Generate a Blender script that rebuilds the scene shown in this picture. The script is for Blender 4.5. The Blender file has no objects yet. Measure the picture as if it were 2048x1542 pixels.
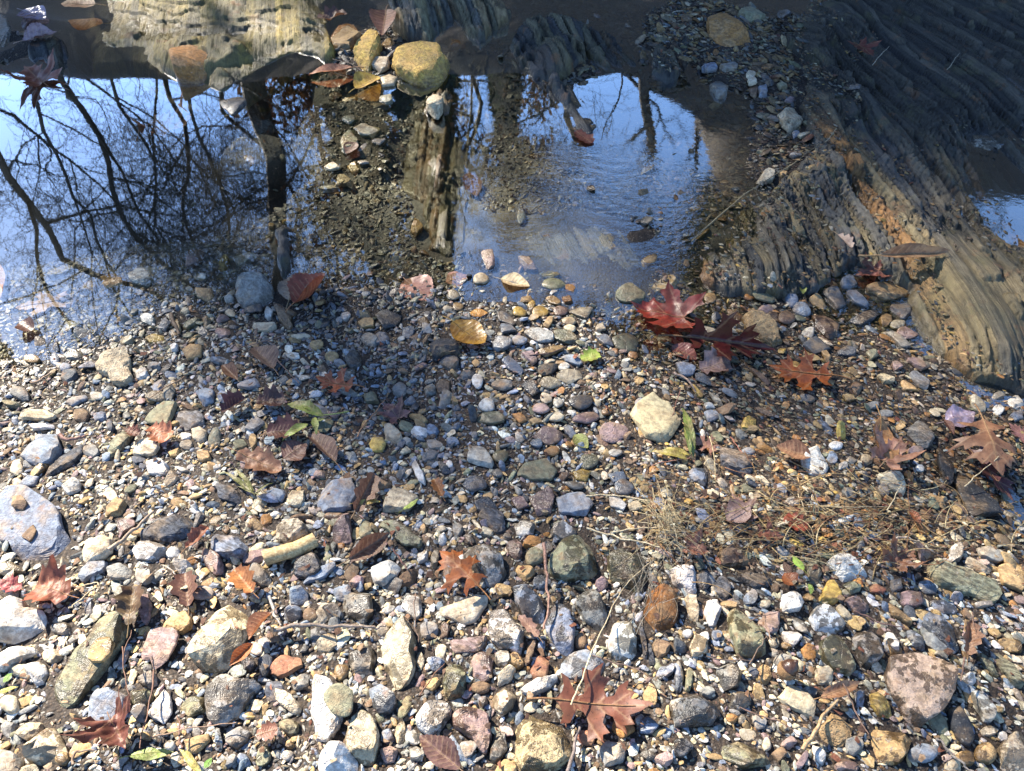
import bpy, math, random
import numpy as np
from mathutils import Vector, Matrix, Quaternion
from mathutils.geometry import delaunay_2d_cdt
random.seed(7)
RNG = np.random.default_rng(11)
SC = bpy.context.scene
COL = SC.collection

# ------------------------------------------------------------------ camera
CAM_H, PITCH, F = 1.35, math.radians(50.0), 1655.0
CW, CH = 2048.0, 1542.0
FWD = np.array([0, math.cos(PITCH), -math.sin(PITCH)])
UPV = np.array([0, math.sin(PITCH), math.cos(PITCH)])
CAMP = np.array([0, 0, CAM_H])

def px_ray(px, py):
    px = np.asarray(px, float); py = np.asarray(py, float)
    u = (px - CW / 2) / F; v = (CH / 2 - py) / F
    d = FWD[None, :] + u.reshape(-1, 1) * np.array([[1., 0, 0]]) + v.reshape(-1, 1) * UPV[None, :]
    return d

def ground(px, py, z=0.0):
    d = px_ray(px, py)
    t = (np.asarray(z) - CAM_H) / d[:, 2]
    return CAMP[None, :] + d * np.reshape(t, (-1, 1))

def to_px(P):
    P = np.atleast_2d(P) - CAMP
    dep = P @ FWD
    return CW / 2 + P[:, 0] / dep * F, CH / 2 - (P @ UPV) / dep * F

# ------------------------------------------------------------------ noise
def _hash(ix, iy, iz, seed):
    h = (ix * 374761393 + iy * 668265263 + iz * 2147483647 + seed * 974634777) & 0xFFFFFFFF
    h = ((h ^ (h >> 13)) * 1274126177) & 0xFFFFFFFF
    h = (h ^ (h >> 16)) & 0xFFFFFFFF
    return h.astype(np.float64) / 4294967295.0

def vnoise(p, seed=0):
    p = np.asarray(p, float)
    i = np.floor(p).astype(np.int64); f = p - i
    f = f * f * (3 - 2 * f)
    r = 0
    for dx in (0, 1):
        wx = f[:, 0] if dx else 1 - f[:, 0]
        for dy in (0, 1):
            wy = f[:, 1] if dy else 1 - f[:, 1]
            for dz in (0, 1):
                wz = f[:, 2] if dz else 1 - f[:, 2]
                r = r + wx * wy * wz * _hash(i[:, 0] + dx, i[:, 1] + dy, i[:, 2] + dz, seed)
    return r * 2 - 1

def fbm(p, oct=3, seed=0):
    a, s, r = 1.0, 1.0, 0
    for o in range(oct):
        r = r + a * vnoise(np.asarray(p) * s, seed + o * 17); a *= .5; s *= 2.03
    return r

def n2(x, y, f, seed=0, oct=2):
    return fbm(np.stack([x * f, y * f, np.full_like(x, 3.3)], 1), oct, seed)

def inside(poly, x, y):
    r = np.zeros(x.shape, bool); n = len(poly); j = n - 1
    for i in range(n):
        xi, yi = poly[i]; xj, yj = poly[j]
        c = ((yi > y) != (yj > y)) & (x < (xj - xi) * (y - yi) / (yj - yi + 1e-12) + xi)
        r ^= c; j = i
    return r

def sdist(poly, x, y):
    d = np.full(x.shape, 1e9); n = len(poly)
    for i in range(n):
        ax, ay = poly[i]; bx, by = poly[(i + 1) % n]
        vx, vy = bx - ax, by - ay
        t = np.clip(((x - ax) * vx + (y - ay) * vy) / (vx * vx + vy * vy + 1e-12), 0, 1)
        d = np.minimum(d, np.hypot(x - ax - t * vx, y - ay - t * vy))
    return np.where(inside(poly, x, y), d, -d)

def sstep(a, b, x):
    t = np.clip((x - a) / (b - a), 0, 1); return t * t * (3 - 2 * t)

# ------------------------------------------------------------------ terrain
WL = [(-700, 850), (-200, 770), (0, 735), (90, 715), (200, 690), (330, 672), (470, 645), (570, 650), (650, 660), (760, 690),
      (850, 645), (900, 620), (1010, 600), (1150, 612), (1220, 660), (1270, 720), (1370, 735), (1490, 730), (1560, 775), (1680, 800),
      (1790, 830), (1860, 880), (1900, 960), (2000, 1040), (2110, 1110), (2500, 1250)]
_w = ground([p[0] for p in WL], [p[1] for p in WL])[:, :2]
LAND = [(-30, 1.2)] + [tuple(p) for p in _w] + [(30, -.4), (30, -30), (-30, -30)]
POOL = ground([230], [360])[0, :2]

SHOALS = [(770, 105, .20, .004), (1520, 130, .20, .020), (1440, 60, .20, .022), (1130, 138, .10, .012), (712, 318, .10, -.009), (1590, 315, .13, .010), (1600, 225, .14, .012), (1655, 70, .12, .02),
          (868, 205, .06, -.010), (18, 95, .13, .0), (60, 60, .12, -.015), (1960, 275, .12, -.022), (1250, 90, .25, -.01), (1030, 90, .2, -.012), (420, 120, .13, -.012), (500, 262, .09, -.055), (550, 440, .06, -.03), (700, 250, .12, -.012),
          (1180, 470, .30, -.016), (1480, 470, .2, -.012), (930, 560, .12, -.006), (1350, 330, .25, -.022), (1000, 330, .3, -.03), (660, 390, .10, -.020), (745, 425, .11, -.016), (690, 230, .10, -.008)]
_sh = [(*ground([a], [b])[0, :2], r, h) for a, b, r, h in SHOALS]
def terrain(x, y):
    x = np.asarray(x, float); y = np.asarray(y, float)
    d = sdist(LAND, x, y)
    z = np.where(d > 0, .075 * np.minimum(d, 1.2) + .006 * sstep(0, .05, d), -.06 * np.minimum(-d, 1.2))
    zl = z - .20 * np.exp(-(((x - POOL[0] + .1) / .8) ** 2 + ((y - POOL[1] - .12) / .50) ** 2)) * (d < 0) * sstep(.26, .62, -d)
    shallow = np.maximum(z * .45, -.035)
    w = sstep(-.30, .25, x)
    z = np.where(d < 0, zl * (1 - w) + shallow * w, z)
    near = sstep(7, 4.5, np.hypot(x, y - 1.5))
    z = z + (n2(x, y, 3.0, 5) * .012 + n2(x, y, 11.0, 9) * .004) * near * sstep(-.05, .15, np.abs(d) + .02)
    z = np.array(z)
    for sx_, sy_, r_, h_ in _sh:
        m_ = np.nonzero((np.abs(x - sx_) < 2 * r_) & (np.abs(y - sy_) < 2 * r_))
        if len(m_[0]):
            xm, ym, zm = x[m_], y[m_], z[m_]; q = np.hypot(xm - sx_, ym - sy_) / r_ + .35 * n2(xm, ym, 5., 73)
            z[m_] = np.maximum(zm, zm + (h_ + .008 * n2(xm, ym, 14., 71) - zm) * sstep(1.7, .7, q) * (h_ > zm))
    by = y + .25 * n2(x, y, .5, 21)
    hill = np.clip(by - 4.3, 0, None)
    z = z + np.where(hill > 0, np.minimum(hill * (.95 + .35 * sstep(.6, 2.4, x)), 2.7 + 2.4 * sstep(.9, 3.0, x + .5 * n2(x, y, .6, 33)) + .04 * hill) + .25 * n2(x, y, .9, 31, 3) * sstep(0, 1.0, hill), 0)
    return z

def tz(x, y):
    return float(terrain(np.array([x]), np.array([y]))[0])

def drop(px, py, h=0.0):
    px = np.atleast_1d(np.asarray(px, float)); py = np.atleast_1d(np.asarray(py, float))
    z = np.zeros(px.shape)
    for _ in range(4):
        P = ground(px, py, z + h); z = terrain(P[:, 0], P[:, 1])
    P = ground(px, py, z + h)
    return P

TILES = {'A': (0, 0), 'J': (680, 0), 'H': (1348, 0), 'D': (0, 500), 'E': (680, 500), 'G': (1348, 500),
         'C': (0, 1020), 'F': (680, 1020), 'I': (1348, 1020), 'P': (0, 0)}
def tpx(tile, x, y):
    s = 1.0 if tile == 'P' else 2.9257
    ox, oy = TILES[tile]
    return ox + np.asarray(x, float) / s, oy + np.asarray(y, float) / s

# ------------------------------------------------------------------ node helpers
class NT:
    def __init__(s, name):
        s.m = bpy.data.materials.new(name); s.m.use_nodes = True
        s.t = s.m.node_tree; s.t.nodes.clear()
        s.out = s.t.nodes.new('ShaderNodeOutputMaterial')
    def n(s, typ, **kw):
        nd = s.t.nodes.new(typ)
        for k, v in kw.items():
            if k.startswith('i_'):
                nd.inputs[int(k[2:])].default_value = v
            else:
                setattr(nd, k, v)
        return nd
    def l(s, a, b): s.t.links.new(a, b)
    def put(s, sock, v):
        if isinstance(v, (int, float)): sock.default_value = v
        elif isinstance(v, tuple): sock.default_value = v if len(v) == 4 or sock.type == 'VECTOR' else (*v, 1)
        else: s.l(v, sock)
    def noise(s, vec, scale, detail=3, rough=.55, w=None):
        nd = s.n('ShaderNodeTexNoise')
        if vec is not None: s.l(vec, nd.inputs['Vector'])
        nd.inputs['Scale'].default_value = scale; nd.inputs['Detail'].default_value = detail; nd.inputs['Roughness'].default_value = rough
        return nd.outputs['Fac']
    def ramp(s, v, a, b, lo=0., hi=1., smooth=True):
        nd = s.n('ShaderNodeMapRange', interpolation_type='SMOOTHSTEP' if smooth else 'LINEAR')
        s.put(nd.inputs[0], v)
        s.put(nd.inputs[1], a); s.put(nd.inputs[2], b); s.put(nd.inputs[3], lo); s.put(nd.inputs[4], hi)
        return nd.outputs[0]
    def math(s, op, a, b=0.0, c=0.0):
        nd = s.n('ShaderNodeMath', operation=op); s.put(nd.inputs[0], a); s.put(nd.inputs[1], b); s.put(nd.inputs[2], c)
        return nd.outputs[0]
    def mix(s, f, a, b, mode='MIX'):
        nd = s.n('ShaderNodeMix', data_type='RGBA', blend_type=mode)
        s.put(nd.inputs[0], f); s.put(nd.inputs[6], a); s.put(nd.inputs[7], b)
        return nd.outputs[2]
    def vmul(s, v, t):
        nd = s.n('ShaderNodeVectorMath', operation='MULTIPLY'); s.l(v, nd.inputs[0]); nd.inputs[1].default_value = t
        return nd.outputs[0]
    def attr(s, name, obj=False):
        nd = s.n('ShaderNodeAttribute', attribute_name=name, attribute_type='OBJECT' if obj else 'GEOMETRY'); return nd
    def bump(s, h, strength, dist, nrm=None):
        nd = s.n('ShaderNodeBump'); nd.inputs['Strength'].default_value = strength; nd.inputs['Distance'].default_value = dist
        s.l(h, nd.inputs['Height'])
        if nrm is not None: s.l(nrm, nd.inputs['Normal'])
        return nd.outputs[0]
    def bsdf(s, col, rough, nrm=None, spec=.5, **kw):
        b = s.n('ShaderNodeBsdfPrincipled')
        s.put(b.inputs['Base Color'], col); s.put(b.inputs['Roughness'], rough); s.put(b.inputs['Specular IOR Level'], spec)
        if nrm is not None: s.l(nrm, b.inputs['Normal'])
        for k, v in kw.items(): s.put(b.inputs[k], v)
        return b.outputs[0]
    def end(s, sh): s.l(sh, s.out.inputs[0]); return s.m

def wet_zone(t):
    """damp below the splash line: true height in the place, not a view trick"""
    geo = t.n('ShaderNodeNewGeometry'); sx = t.n('ShaderNodeSeparateXYZ'); t.l(geo.outputs['Position'], sx.inputs[0])
    n = t.noise(geo.outputs['Position'], 9, 2)
    z = t.math('ADD', sx.outputs['Z'], t.math('MULTIPLY', t.math('SUBTRACT', n, .5), .03))
    return t.ramp(z, .004, .026, 1., 0.)

def mat_rock():
    t = NT('rock')
    oi = t.n('ShaderNodeObjectInfo'); tc = t.n('ShaderNodeTexCoord')
    off = t.n('ShaderNodeVectorMath', operation='ADD'); t.l(tc.outputs['Object'], off.inputs[0])
    cx = t.n('ShaderNodeCombineXYZ'); t.put(cx.inputs[0], t.math('MULTIPLY', oi.outputs['Random'], 37.)); t.put(cx.inputs[1], t.math('MULTIPLY', oi.outputs['Random'], 91.))
    t.l(cx.outputs[0], off.inputs[1]); v = off.outputs[0]
    band = t.attr('band', True).outputs['Fac']; mott = t.attr('mott', True).outputs['Fac']; quartz = t.attr('quartz', True).outputs['Fac']; pit = t.attr('pit', True).outputs['Fac']
    c = oi.outputs['Color']
    big = t.noise(v, 28, 4, .6); mid = t.noise(v, 95, 4, .65); fine = t.noise(v, 420, 3, .7)
    warm = t.mix(t.ramp(big, .42, .66, 0, .75), c, t.mix(.75, c, (.36, .24, .12), 'MIX'))
    dark = t.mix(t.ramp(mid, .35, .62, 0, .8), t.mix(1., warm, (.52, .5, .5), 'MULTIPLY'), warm)
    rot = t.n('ShaderNodeMapping'); t.l(v, rot.inputs['Vector']); t.put(rot.inputs['Rotation'], (.5, .35, .6))
    sv = t.vmul(rot.outputs[0], (14, 190, 120))
    st = t.noise(sv, 1.0, 4, .6)
    banded = t.mix(t.math('MULTIPLY', t.ramp(st, .42, .6), t.math('MULTIPLY_ADD', band, .85, .12)), dark, t.mix(1., dark, (.42, .4, .38), 'MULTIPLY'))
    spk = t.mix(t.ramp(fine, .56, .72, 0, .55), banded, t.mix(1., banded, (.35, .33, .32), 'MULTIPLY'))
    lt = t.mix(t.ramp(t.noise(v, 210, 3, .7), .58, .75, 0, .5), spk, t.mix(.6, spk, (.62, .58, .5)))
    rust = t.mix(t.math('MULTIPLY', t.ramp(t.noise(v, 33, 3, .6), .60, .72), .45), lt, (.24, .12, .05))
    qz = t.mix(t.math('MULTIPLY', quartz, t.ramp(t.noise(v, 36, 4, .6), .45, .62)), rust, (.40, .24, .07))
    # damp blotches with crisp rims
    bl = t.math('ADD', t.noise(v, 34, 4, .62), t.math('MULTIPLY', t.math('SUBTRACT', t.noise(v, 160, 2), .5), .12))
    blot = t.math('MULTIPLY', t.ramp(bl, .48, .50), mott)
    wetp = t.attr('wet', True).outputs['Fac']
    wet = t.math('MAXIMUM', t.math('MAXIMUM', t.math('MULTIPLY', blot, .85), wet_zone(t)), wetp)
    zone = wet_zone(t)
    fin = t.mix(t.math('MULTIPLY', blot, .95), qz, t.mix(1., qz, (.30, .275, .24), 'MULTIPLY'))
    fin = t.mix(zone, fin, t.mix(1., fin, (.62, .60, .56), 'MULTIPLY'))
    fin = t.mix(wetp, fin, t.mix(1., fin, (.50, .49, .47), 'MULTIPLY'))
    rough = t.ramp(wet, 0, 1, .82, .27)
    crk = t.n('ShaderNodeTexVoronoi', feature='DISTANCE_TO_EDGE'); t.l(t.vmul(v, (1, 1.5, 1)), crk.inputs['Vector']); crk.inputs['Scale'].default_value = 42
    crack = t.ramp(crk.outputs['Distance'], 0, .05, 0, 1)
    h = t.math('ADD', t.math('MULTIPLY', mid, .8), t.math('MULTIPLY', fine, .35))
    h = t.math('ADD', h, t.math('MULTIPLY', st, t.math('MULTIPLY_ADD', band, 1.0, .2)))
    h = t.math('ADD', h, t.math('MULTIPLY', t.ramp(t.noise(v, 130, 3, .7), .35, .55), t.math('MULTIPLY', pit, 1.2)))
    h = t.math('ADD', h, t.math('MULTIPLY', crack, .18))
    nb = t.bump(h, .75, .0026)
    return t.end(t.bsdf(fin, rough, nb, .45))

def mat_gravel():
    t = NT('gravel'); c = t.attr('Col').outputs['Color']
    geo = t.n('ShaderNodeNewGeometry'); v = geo.outputs['Position']
    n = t.noise(v, 240, 4, .65); n3 = t.noise(v, 600, 2, .7); n4 = t.noise(t.vmul(v, (1, .35, 1)), 330, 3)
    col = t.mix(t.ramp(n, .38, .62, 0, .8), t.mix(1., c, (.55, .53, .5), 'MULTIPLY'), c)
    col = t.mix(t.ramp(n4, .55, .7, 0, .5), col, t.mix(.5, col, (.45, .4, .33)))
    damp = t.math('MULTIPLY', t.ramp(t.noise(v, 38, 4, .6), .53, .56), .75)
    wet = t.math('MAXIMUM', damp, wet_zone(t))
    col = t.mix(wet, col, t.mix(1., col, (.48, .46, .43), 'MULTIPLY'))
    nb = t.bump(t.math('ADD', n, t.math('MULTIPLY', n3, .5)), .6, .0016)
    return t.end(t.bsdf(col, t.ramp(wet, 0, 1, .8, .36), nb, .45))

def mat_ground():
    t = NT('creek_soil'); geo = t.n('ShaderNodeNewGeometry'); v = geo.outputs['Position']
    vo = t.n('ShaderNodeTexVoronoi'); t.l(v, vo.inputs['Vector']); vo.inputs['Scale'].default_value = 260
    vo2 = t.n('ShaderNodeTexVoronoi'); t.l(v, vo2.inputs['Vector']); vo2.inputs['Scale'].default_value = 120
    sep = t.n('ShaderNodeSeparateColor'); t.l(vo.outputs['Color'], sep.inputs[0])
    a = t.mix(sep.outputs[0], (.022, .015, .010), (.065, .045, .030))
    a = t.mix(t.ramp(sep.outputs[1], .85, .97), a, (.13, .11, .09))
    a = t.mix(t.ramp(vo.outputs['Distance'], .3, .7, 0, .8), a, (.018, .013, .010))
    sx = t.n('ShaderNodeSeparateXYZ'); t.l(v, sx.inputs[0])
    # bed: silt and olive algae film below the water line; leaf mould on the far slope
    big = t.noise(v, 2.2, 4, .6); sm = t.noise(v, 30, 4, .65)
    silt = t.mix(big, (.032, .032, .031), (.095, .090, .078))
    silt = t.mix(t.ramp(sm, .4, .65, 0, .6), silt, (.14, .13, .11))
    deep = t.ramp(sx.outputs['Z'], -.06, -.13)
    silt = t.mix(deep, silt, (.014, .013, .011))
    uw = t.ramp(sx.outputs['Z'], .0, -.02)
    c = t.mix(uw, a, silt)
    mould = t.mix(t.noise(v, 9, 5, .7), (.018, .012, .008), (.075, .048, .026))
    far = t.ramp(sx.outputs['Z'], .18, .45)
    c = t.mix(far, c, mould)
    wet = wet_zone(t)
    c = t.mix(t.math('MULTIPLY', wet, t.math('SUBTRACT', 1., uw)), c, t.mix(1., c, (.5, .48, .45), 'MULTIPLY'))
    h = t.math('ADD', t.math('MULTIPLY', vo.outputs['Distance'], -.6), t.math('MULTIPLY', vo2.outputs['Distance'], -.8))
    nb = t.bump(t.math('ADD', h, sm), .7, .003)
    return t.end(t.bsdf(c, .8, nb, .3))

def mat_ledge():
    t = NT('bedrock'); c = t.attr('Col').outputs['Color']; geo = t.n('ShaderNodeNewGeometry'); v = geo.outputs['Position']
    uv = t.attr('Strat').outputs['Vector']
    s1 = t.noise(t.vmul(uv, (9, 170, 60)), 1., 5, .7); n = t.noise(v, 70, 4, .65); n2_ = t.noise(v, 300, 3, .7)
    c2 = t.mix(t.ramp(s1, .4, .62, 0, .75), c, t.mix(1., c, (.42, .40, .38), 'MULTIPLY'))
    c2 = t.mix(t.ramp(n, .4, .6, 0, .5), c2, t.mix(1., c2, (.65, .63, .55), 'MULTIPLY'))
    c2 = t.mix(t.ramp(t.noise(v, 12, 4, .65), .52, .68, 0, .65), c2, t.mix(.5, c2, (.11, .10, .035)))
    c2 = t.mix(t.ramp(t.noise(v, 17, 3, .6), .6, .7, 0, .5), c2, (.16, .07, .025))
    wet = wet_zone(t)
    c3 = t.mix(t.math('MULTIPLY', wet, .8), c2, t.mix(1., c2, (.6, .58, .52), 'MULTIPLY'))
    h = t.math('ADD', t.math('MULTIPLY', s1, 1.2), t.math('ADD', t.math('MULTIPLY', n, .6), t.math('MULTIPLY', n2_, .25)))
    return t.end(t.bsdf(c3, t.ramp(wet, 0, 1, .6, .32), t.bump(h, 1.0, .0045), .45))

def mat_leaf():
    t = NT('leaf'); oi = t.n('ShaderNodeObjectInfo'); tc = t.n('ShaderNodeTexCoord'); v = tc.outputs['Object']
    vein = t.attr('vein').outputs['Fac']; c = oi.outputs['Color']; gl = t.attr('gloss', True).outputs['Fac']
    n = t.noise(v, 55, 4, .65); n2_ = t.noise(v, 190, 3, .6)
    col = t.mix(t.ramp(n, .38, .66, 0, .8), c, t.mix(1., c, (.50, .42, .40), 'MULTIPLY'))
    col = t.mix(t.ramp(t.noise(v, 24, 3, .6), .5, .68, 0, .7), col, t.mix(.7, col, (.10, .045, .022)))
    col = t.mix(t.ramp(n2_, .60, .68, 0, .8), col, t.mix(1., c, (.22, .16, .15), 'MULTIPLY'))
    col = t.mix(t.math('MULTIPLY', t.ramp(vein, .3, .95), .38), col, t.mix(.55, c, (.50, .34, .18)))
    h = t.math('ADD', t.math('MULTIPLY', vein, .7), t.math('MULTIPLY', n2_, .6))
    nb = t.bump(h, .5, .0010)
    p = t.bsdf(col, t.ramp(gl, 0, 1, .55, .16), nb, .5)
    tr = t.n('ShaderNodeBsdfTranslucent'); t.l(t.mix(1., col, (1.0, .75, .55), 'MULTIPLY'), tr.inputs[0]); t.l(nb, tr.inputs['Normal'])
    mx = t.n('ShaderNodeMixShader'); mx.inputs[0].default_value = .30; t.l(p, mx.inputs[1]); t.l(tr.outputs[0], mx.inputs[2])
    return t.end(mx.outputs[0])

def mat_simple(name, c1, c2, scale, rough=.75, stretch=(1, 1, 1), bump=.002, usecol=False):
    t = NT(name); tc = t.n('ShaderNodeTexCoord'); v = t.vmul(tc.outputs['Object'], stretch)
    n = t.noise(v, scale, 4, .65)
    if usecol:
        c = t.n('ShaderNodeObjectInfo').outputs['Color']
        col = t.mix(t.ramp(n, .35, .65), t.mix(1., c, (.5, .45, .4), 'MULTIPLY'), c)
    else:
        col = t.mix(t.ramp(n, .35, .65), c1, c2)
    return t.end(t.bsdf(col, rough, t.bump(n, .7, bump), .4))

def mat_col(name, rough=.75):
    t = NT(name); c = t.attr('Col').outputs['Color']; geo = t.n('ShaderNodeNewGeometry'); n = t.noise(geo.outputs['Position'], 300, 3)
    col = t.mix(t.ramp(n, .35, .65), t.mix(1., c, (.55, .5, .45), 'MULTIPLY'), c)
    p = t.bsdf(col, rough, None, .35)
    tr = t.n('ShaderNodeBsdfTranslucent'); t.l(col, tr.inputs[0])
    mx = t.n('ShaderNodeMixShader'); mx.inputs[0].default_value = .25; t.l(p, mx.inputs[1]); t.l(tr.outputs[0], mx.inputs[2])
    return t.end(mx.outputs[0])

WATER_GAIN, WATER_BASE = 8.3, .02
def mat_water():
    t = NT('water'); geo = t.n('ShaderNodeNewGeometry'); v = geo.outputs['Position']
    rip = ground([1220], [430])[0]
    d = t.n('ShaderNodeVectorMath', operation='DISTANCE'); t.l(v, d.inputs[0]); d.inputs[1].default_value = (rip[0], rip[1], 0)
    m1 = t.ramp(d.outputs['Value'], .05, .38, .9, 0.)
    rip2 = ground([1750], [330])[0]
    d2 = t.n('ShaderNodeVectorMath', operation='DISTANCE'); t.l(v, d2.inputs[0]); d2.inputs[1].default_value = (rip2[0], rip2[1], 0)
    m2 = t.ramp(d2.outputs['Value'], .2, .8, .08, 0.)
    ring = t.n('ShaderNodeTexWave', wave_type='RINGS', rings_direction='SPHERICAL'); 
    sub = t.n('ShaderNodeVectorMath', operation='SUBTRACT'); t.l(v, sub.inputs[0]); src = ground([1120], [640])[0]; sub.inputs[1].default_value = (src[0], src[1], 0)
    t.l(sub.outputs[0], ring.inputs['Vector']); ring.inputs['Scale'].default_value = 7; ring.inputs['Distortion'].default_value = 7.0; ring.inputs['Detail'].default_value = 2
    fine = t.noise(t.vmul(v, (1, 1.6, 1)), 34, 3, .6)
    broad = t.noise(v, 5, 2)
    h = t.math('ADD', t.math('MULTIPLY', t.math('ADD', t.math('MULTIPLY', fine, .6), t.math('MULTIPLY', ring.outputs['Fac'], .10)), t.math('MAXIMUM', m1, m2)), t.math('MULTIPLY', broad, .05))
    h = t.math('ADD', h, t.math('MULTIPLY', fine, .006))
    nb = t.bump(h, 1.0, .0026)
    dt = t.n('ShaderNodeVectorMath', operation='DOT_PRODUCT'); t.l(nb, dt.inputs[0]); t.l(geo.outputs['Incoming'], dt.inputs[1])
    cosi = t.math('ABSOLUTE', dt.outputs['Value'])        # Schlick's reflectance, the same from above and below
    fr = t.math('MULTIPLY_ADD', t.math('POWER', t.math('SUBTRACT', 1., cosi), 5.), .98, .02)
    fac = t.math('MINIMUM', t.math('MULTIPLY_ADD', fr, WATER_GAIN, WATER_BASE), .97)
    gl = t.n('ShaderNodeBsdfGlossy'); gl.inputs['Roughness'].default_value = .012; gl.inputs['Color'].default_value = (1, 1, 1, 1); t.l(nb, gl.inputs['Normal'])
    tr = t.n('ShaderNodeBsdfTransparent'); tr.inputs['Color'].default_value = (.90, .90, .80, 1)
    mx = t.n('ShaderNodeMixShader'); t.l(fac, mx.inputs[0]); t.l(tr.outputs[0], mx.inputs[1]); t.l(gl.outputs[0], mx.inputs[2])
    return t.end(mx.outputs[0])

M = dict(rock=mat_rock(), gravel=mat_gravel(), ground=mat_ground(), ledge=mat_ledge(), leaf=mat_leaf(), water=mat_water(),
         bark=mat_simple('bark', (.030, .024, .019), (.085, .070, .056), 14, .85, (1, 1, .2), .02),
         twig=mat_simple('twig', 0, 0, 220, .7, (1, 1, 1), .0008, True),
         chaff=mat_col('chaff'),
         nut=mat_simple('acorn_shell', (.035, .018, .012), (.075, .038, .022), 160, .25),
         cap=mat_simple('acorn_cap', (.14, .075, .03), (.28, .16, .07), 700, .8, (1, 1, 1), .003))

# ------------------------------------------------------------------ mesh helpers
def mesh_np(name, V, Fc, smooth=True):
    me = bpy.data.meshes.new(name)
    V = np.asarray(V, np.float32); Fc = np.asarray(Fc, np.int32); k = Fc.shape[1]
    me.vertices.add(len(V)); me.vertices.foreach_set('co', V.ravel())
    me.loops.add(Fc.size); me.loops.foreach_set('vertex_index', Fc.ravel())
    me.polygons.add(len(Fc)); me.polygons.foreach_set('loop_start', np.arange(0, Fc.size, k, dtype=np.int32))
    me.polygons.foreach_set('use_smooth', np.full(len(Fc), smooth, bool))
    me.update(calc_edges=True); me.validate()
    return me

def add_attr(me, name, typ, data):
    a = me.attributes.new(name, typ, 'POINT')
    key = {'FLOAT': 'value', 'FLOAT_COLOR': 'color', 'FLOAT_VECTOR': 'vector'}[typ]
    a.data.foreach_set(key, np.asarray(data, np.float32).ravel())

def link(name, me, mat=None, parent=None):
    o = bpy.data.objects.new(name, me); COL.objects.link(o)
    if mat is not None and me is not None: me.materials.append(mat)
    if parent is not None: o.parent = parent
    return o

def tag(o, label=None, cat=None, group=None, kind=None):
    for k, v in (('label', label), ('category', cat), ('group', group), ('kind', kind)):
        if v: o[k] = v
    return o

def ico(n):
    import bmesh
    bm = bmesh.new(); bmesh.ops.create_icosphere(bm, subdivisions=n, radius=1.0)
    V = np.array([v.co[:] for v in bm.verts]); Fc = np.array([[v.index for v in f.verts] for f in bm.faces]); bm.free()
    return V / np.linalg.norm(V, axis=1, keepdims=True), Fc
ICO = {k: ico(k) for k in (1, 2, 3, 4, 5)}

class Tubes:
    def __init__(s): s.V, s.F, s.n = [], [], 0
    def add(s, pts, rad, sides=5):
        P = np.asarray(pts, float); rad = np.broadcast_to(np.asarray(rad, float), (len(P),))
        T = np.gradient(P, axis=0); T /= np.linalg.norm(T, axis=1, keepdims=True) + 1e-12
        ref = np.array([0, 0, 1.]) if abs(T[0, 2]) < .9 else np.array([1., 0, 0])
        A = np.cross(T, ref); A /= np.linalg.norm(A, axis=1, keepdims=True) + 1e-9; B = np.cross(T, A)
        an = np.arange(sides) / sides * 2 * math.pi
        ring = P[:, None, :] + rad[:, None, None] * (np.cos(an)[None, :, None] * A[:, None, :] + np.sin(an)[None, :, None] * B[:, None, :])
        V = ring.reshape(-1, 3); m = len(P)
        i, j = np.meshgrid(np.arange(m - 1), np.arange(sides), indexing='ij'); j2 = (j + 1) % sides
        Fq = np.stack([i * sides + j, i * sides + j2, (i + 1) * sides + j2, (i + 1) * sides + j], -1).reshape(-1, 4)
        s.V.append(V); s.F.append(Fq + s.n); s.n += len(V)
        c = np.arange(sides)   # end caps as a fan of quads
        if sides == 4:
            s.F.append(np.array([[3, 2, 1, 0], [(m - 1) * 4, (m - 1) * 4 + 1, (m - 1) * 4 + 2, (m - 1) * 4 + 3]]) + s.n - len(V))
    def mesh(s, name): return mesh_np(name, np.concatenate(s.V), np.concatenate(s.F))

def spline(pts, k=6):
    P = np.asarray(pts, float)
    if len(P) < 3:
        t = np.linspace(0, 1, k + 1)[:, None]; return P[0] * (1 - t) + P[1] * t
    Q = np.vstack([2 * P[0] - P[1], P, 2 * P[-1] - P[-2]]); out = []
    for i in range(len(P) - 1):
        p0, p1, p2, p3 = Q[i:i + 4]
        for t in np.arange(k) / k:
            out.append(.5 * ((2 * p1) + (-p0 + p2) * t + (2 * p0 - 5 * p1 + 4 * p2 - p3) * t * t + (-p0 + 3 * p1 - 3 * p2 + p3) * t ** 3))
    out.append(P[-1]); return np.array(out)

# ------------------------------------------------------------------ ground and water
def axis(lo, hi, step, far):
    a = list(np.arange(lo, hi, step)); s = step; x = hi
    while x < far[1]: a.append(x); s *= 1.12; x += s
    s = step; x = lo - step; b = []
    while x > far[0]: b.append(x); s *= 1.12; x -= s
    return np.array(b[::-1] + a)
gx, gy = axis(-2.1, 2.1, .012, (-60, 60)), axis(.2, 4.5, .012, (-40, 80))
GX, GY = np.meshgrid(gx, gy); X, Y = GX.ravel(), GY.ravel()
Z = terrain(X, Y)
i, j = np.meshgrid(np.arange(len(gy) - 1), np.arange(len(gx) - 1), indexing='ij'); w = len(gx)
Fq = np.stack([i * w + j, i * w + j + 1, (i + 1) * w + j + 1, (i + 1) * w + j], -1).reshape(-1, 4)
g = link('ground', mesh_np('ground', np.stack([X, Y, Z], 1), Fq), M['ground']); tag(g, 'brown gritty creek bed rising to a leafy far bank', kind='structure')
me = bpy.data.meshes.new('water'); me.from_pydata([(-40, .3, 0), (40, .3, 0), (40, 6.2, 0), (-40, 6.2, 0)], [], [(0, 1, 2, 3)])
wt = link('water', me, M['water']); tag(wt, 'shallow clear creek water mirroring bare trees', kind='structure')

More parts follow.
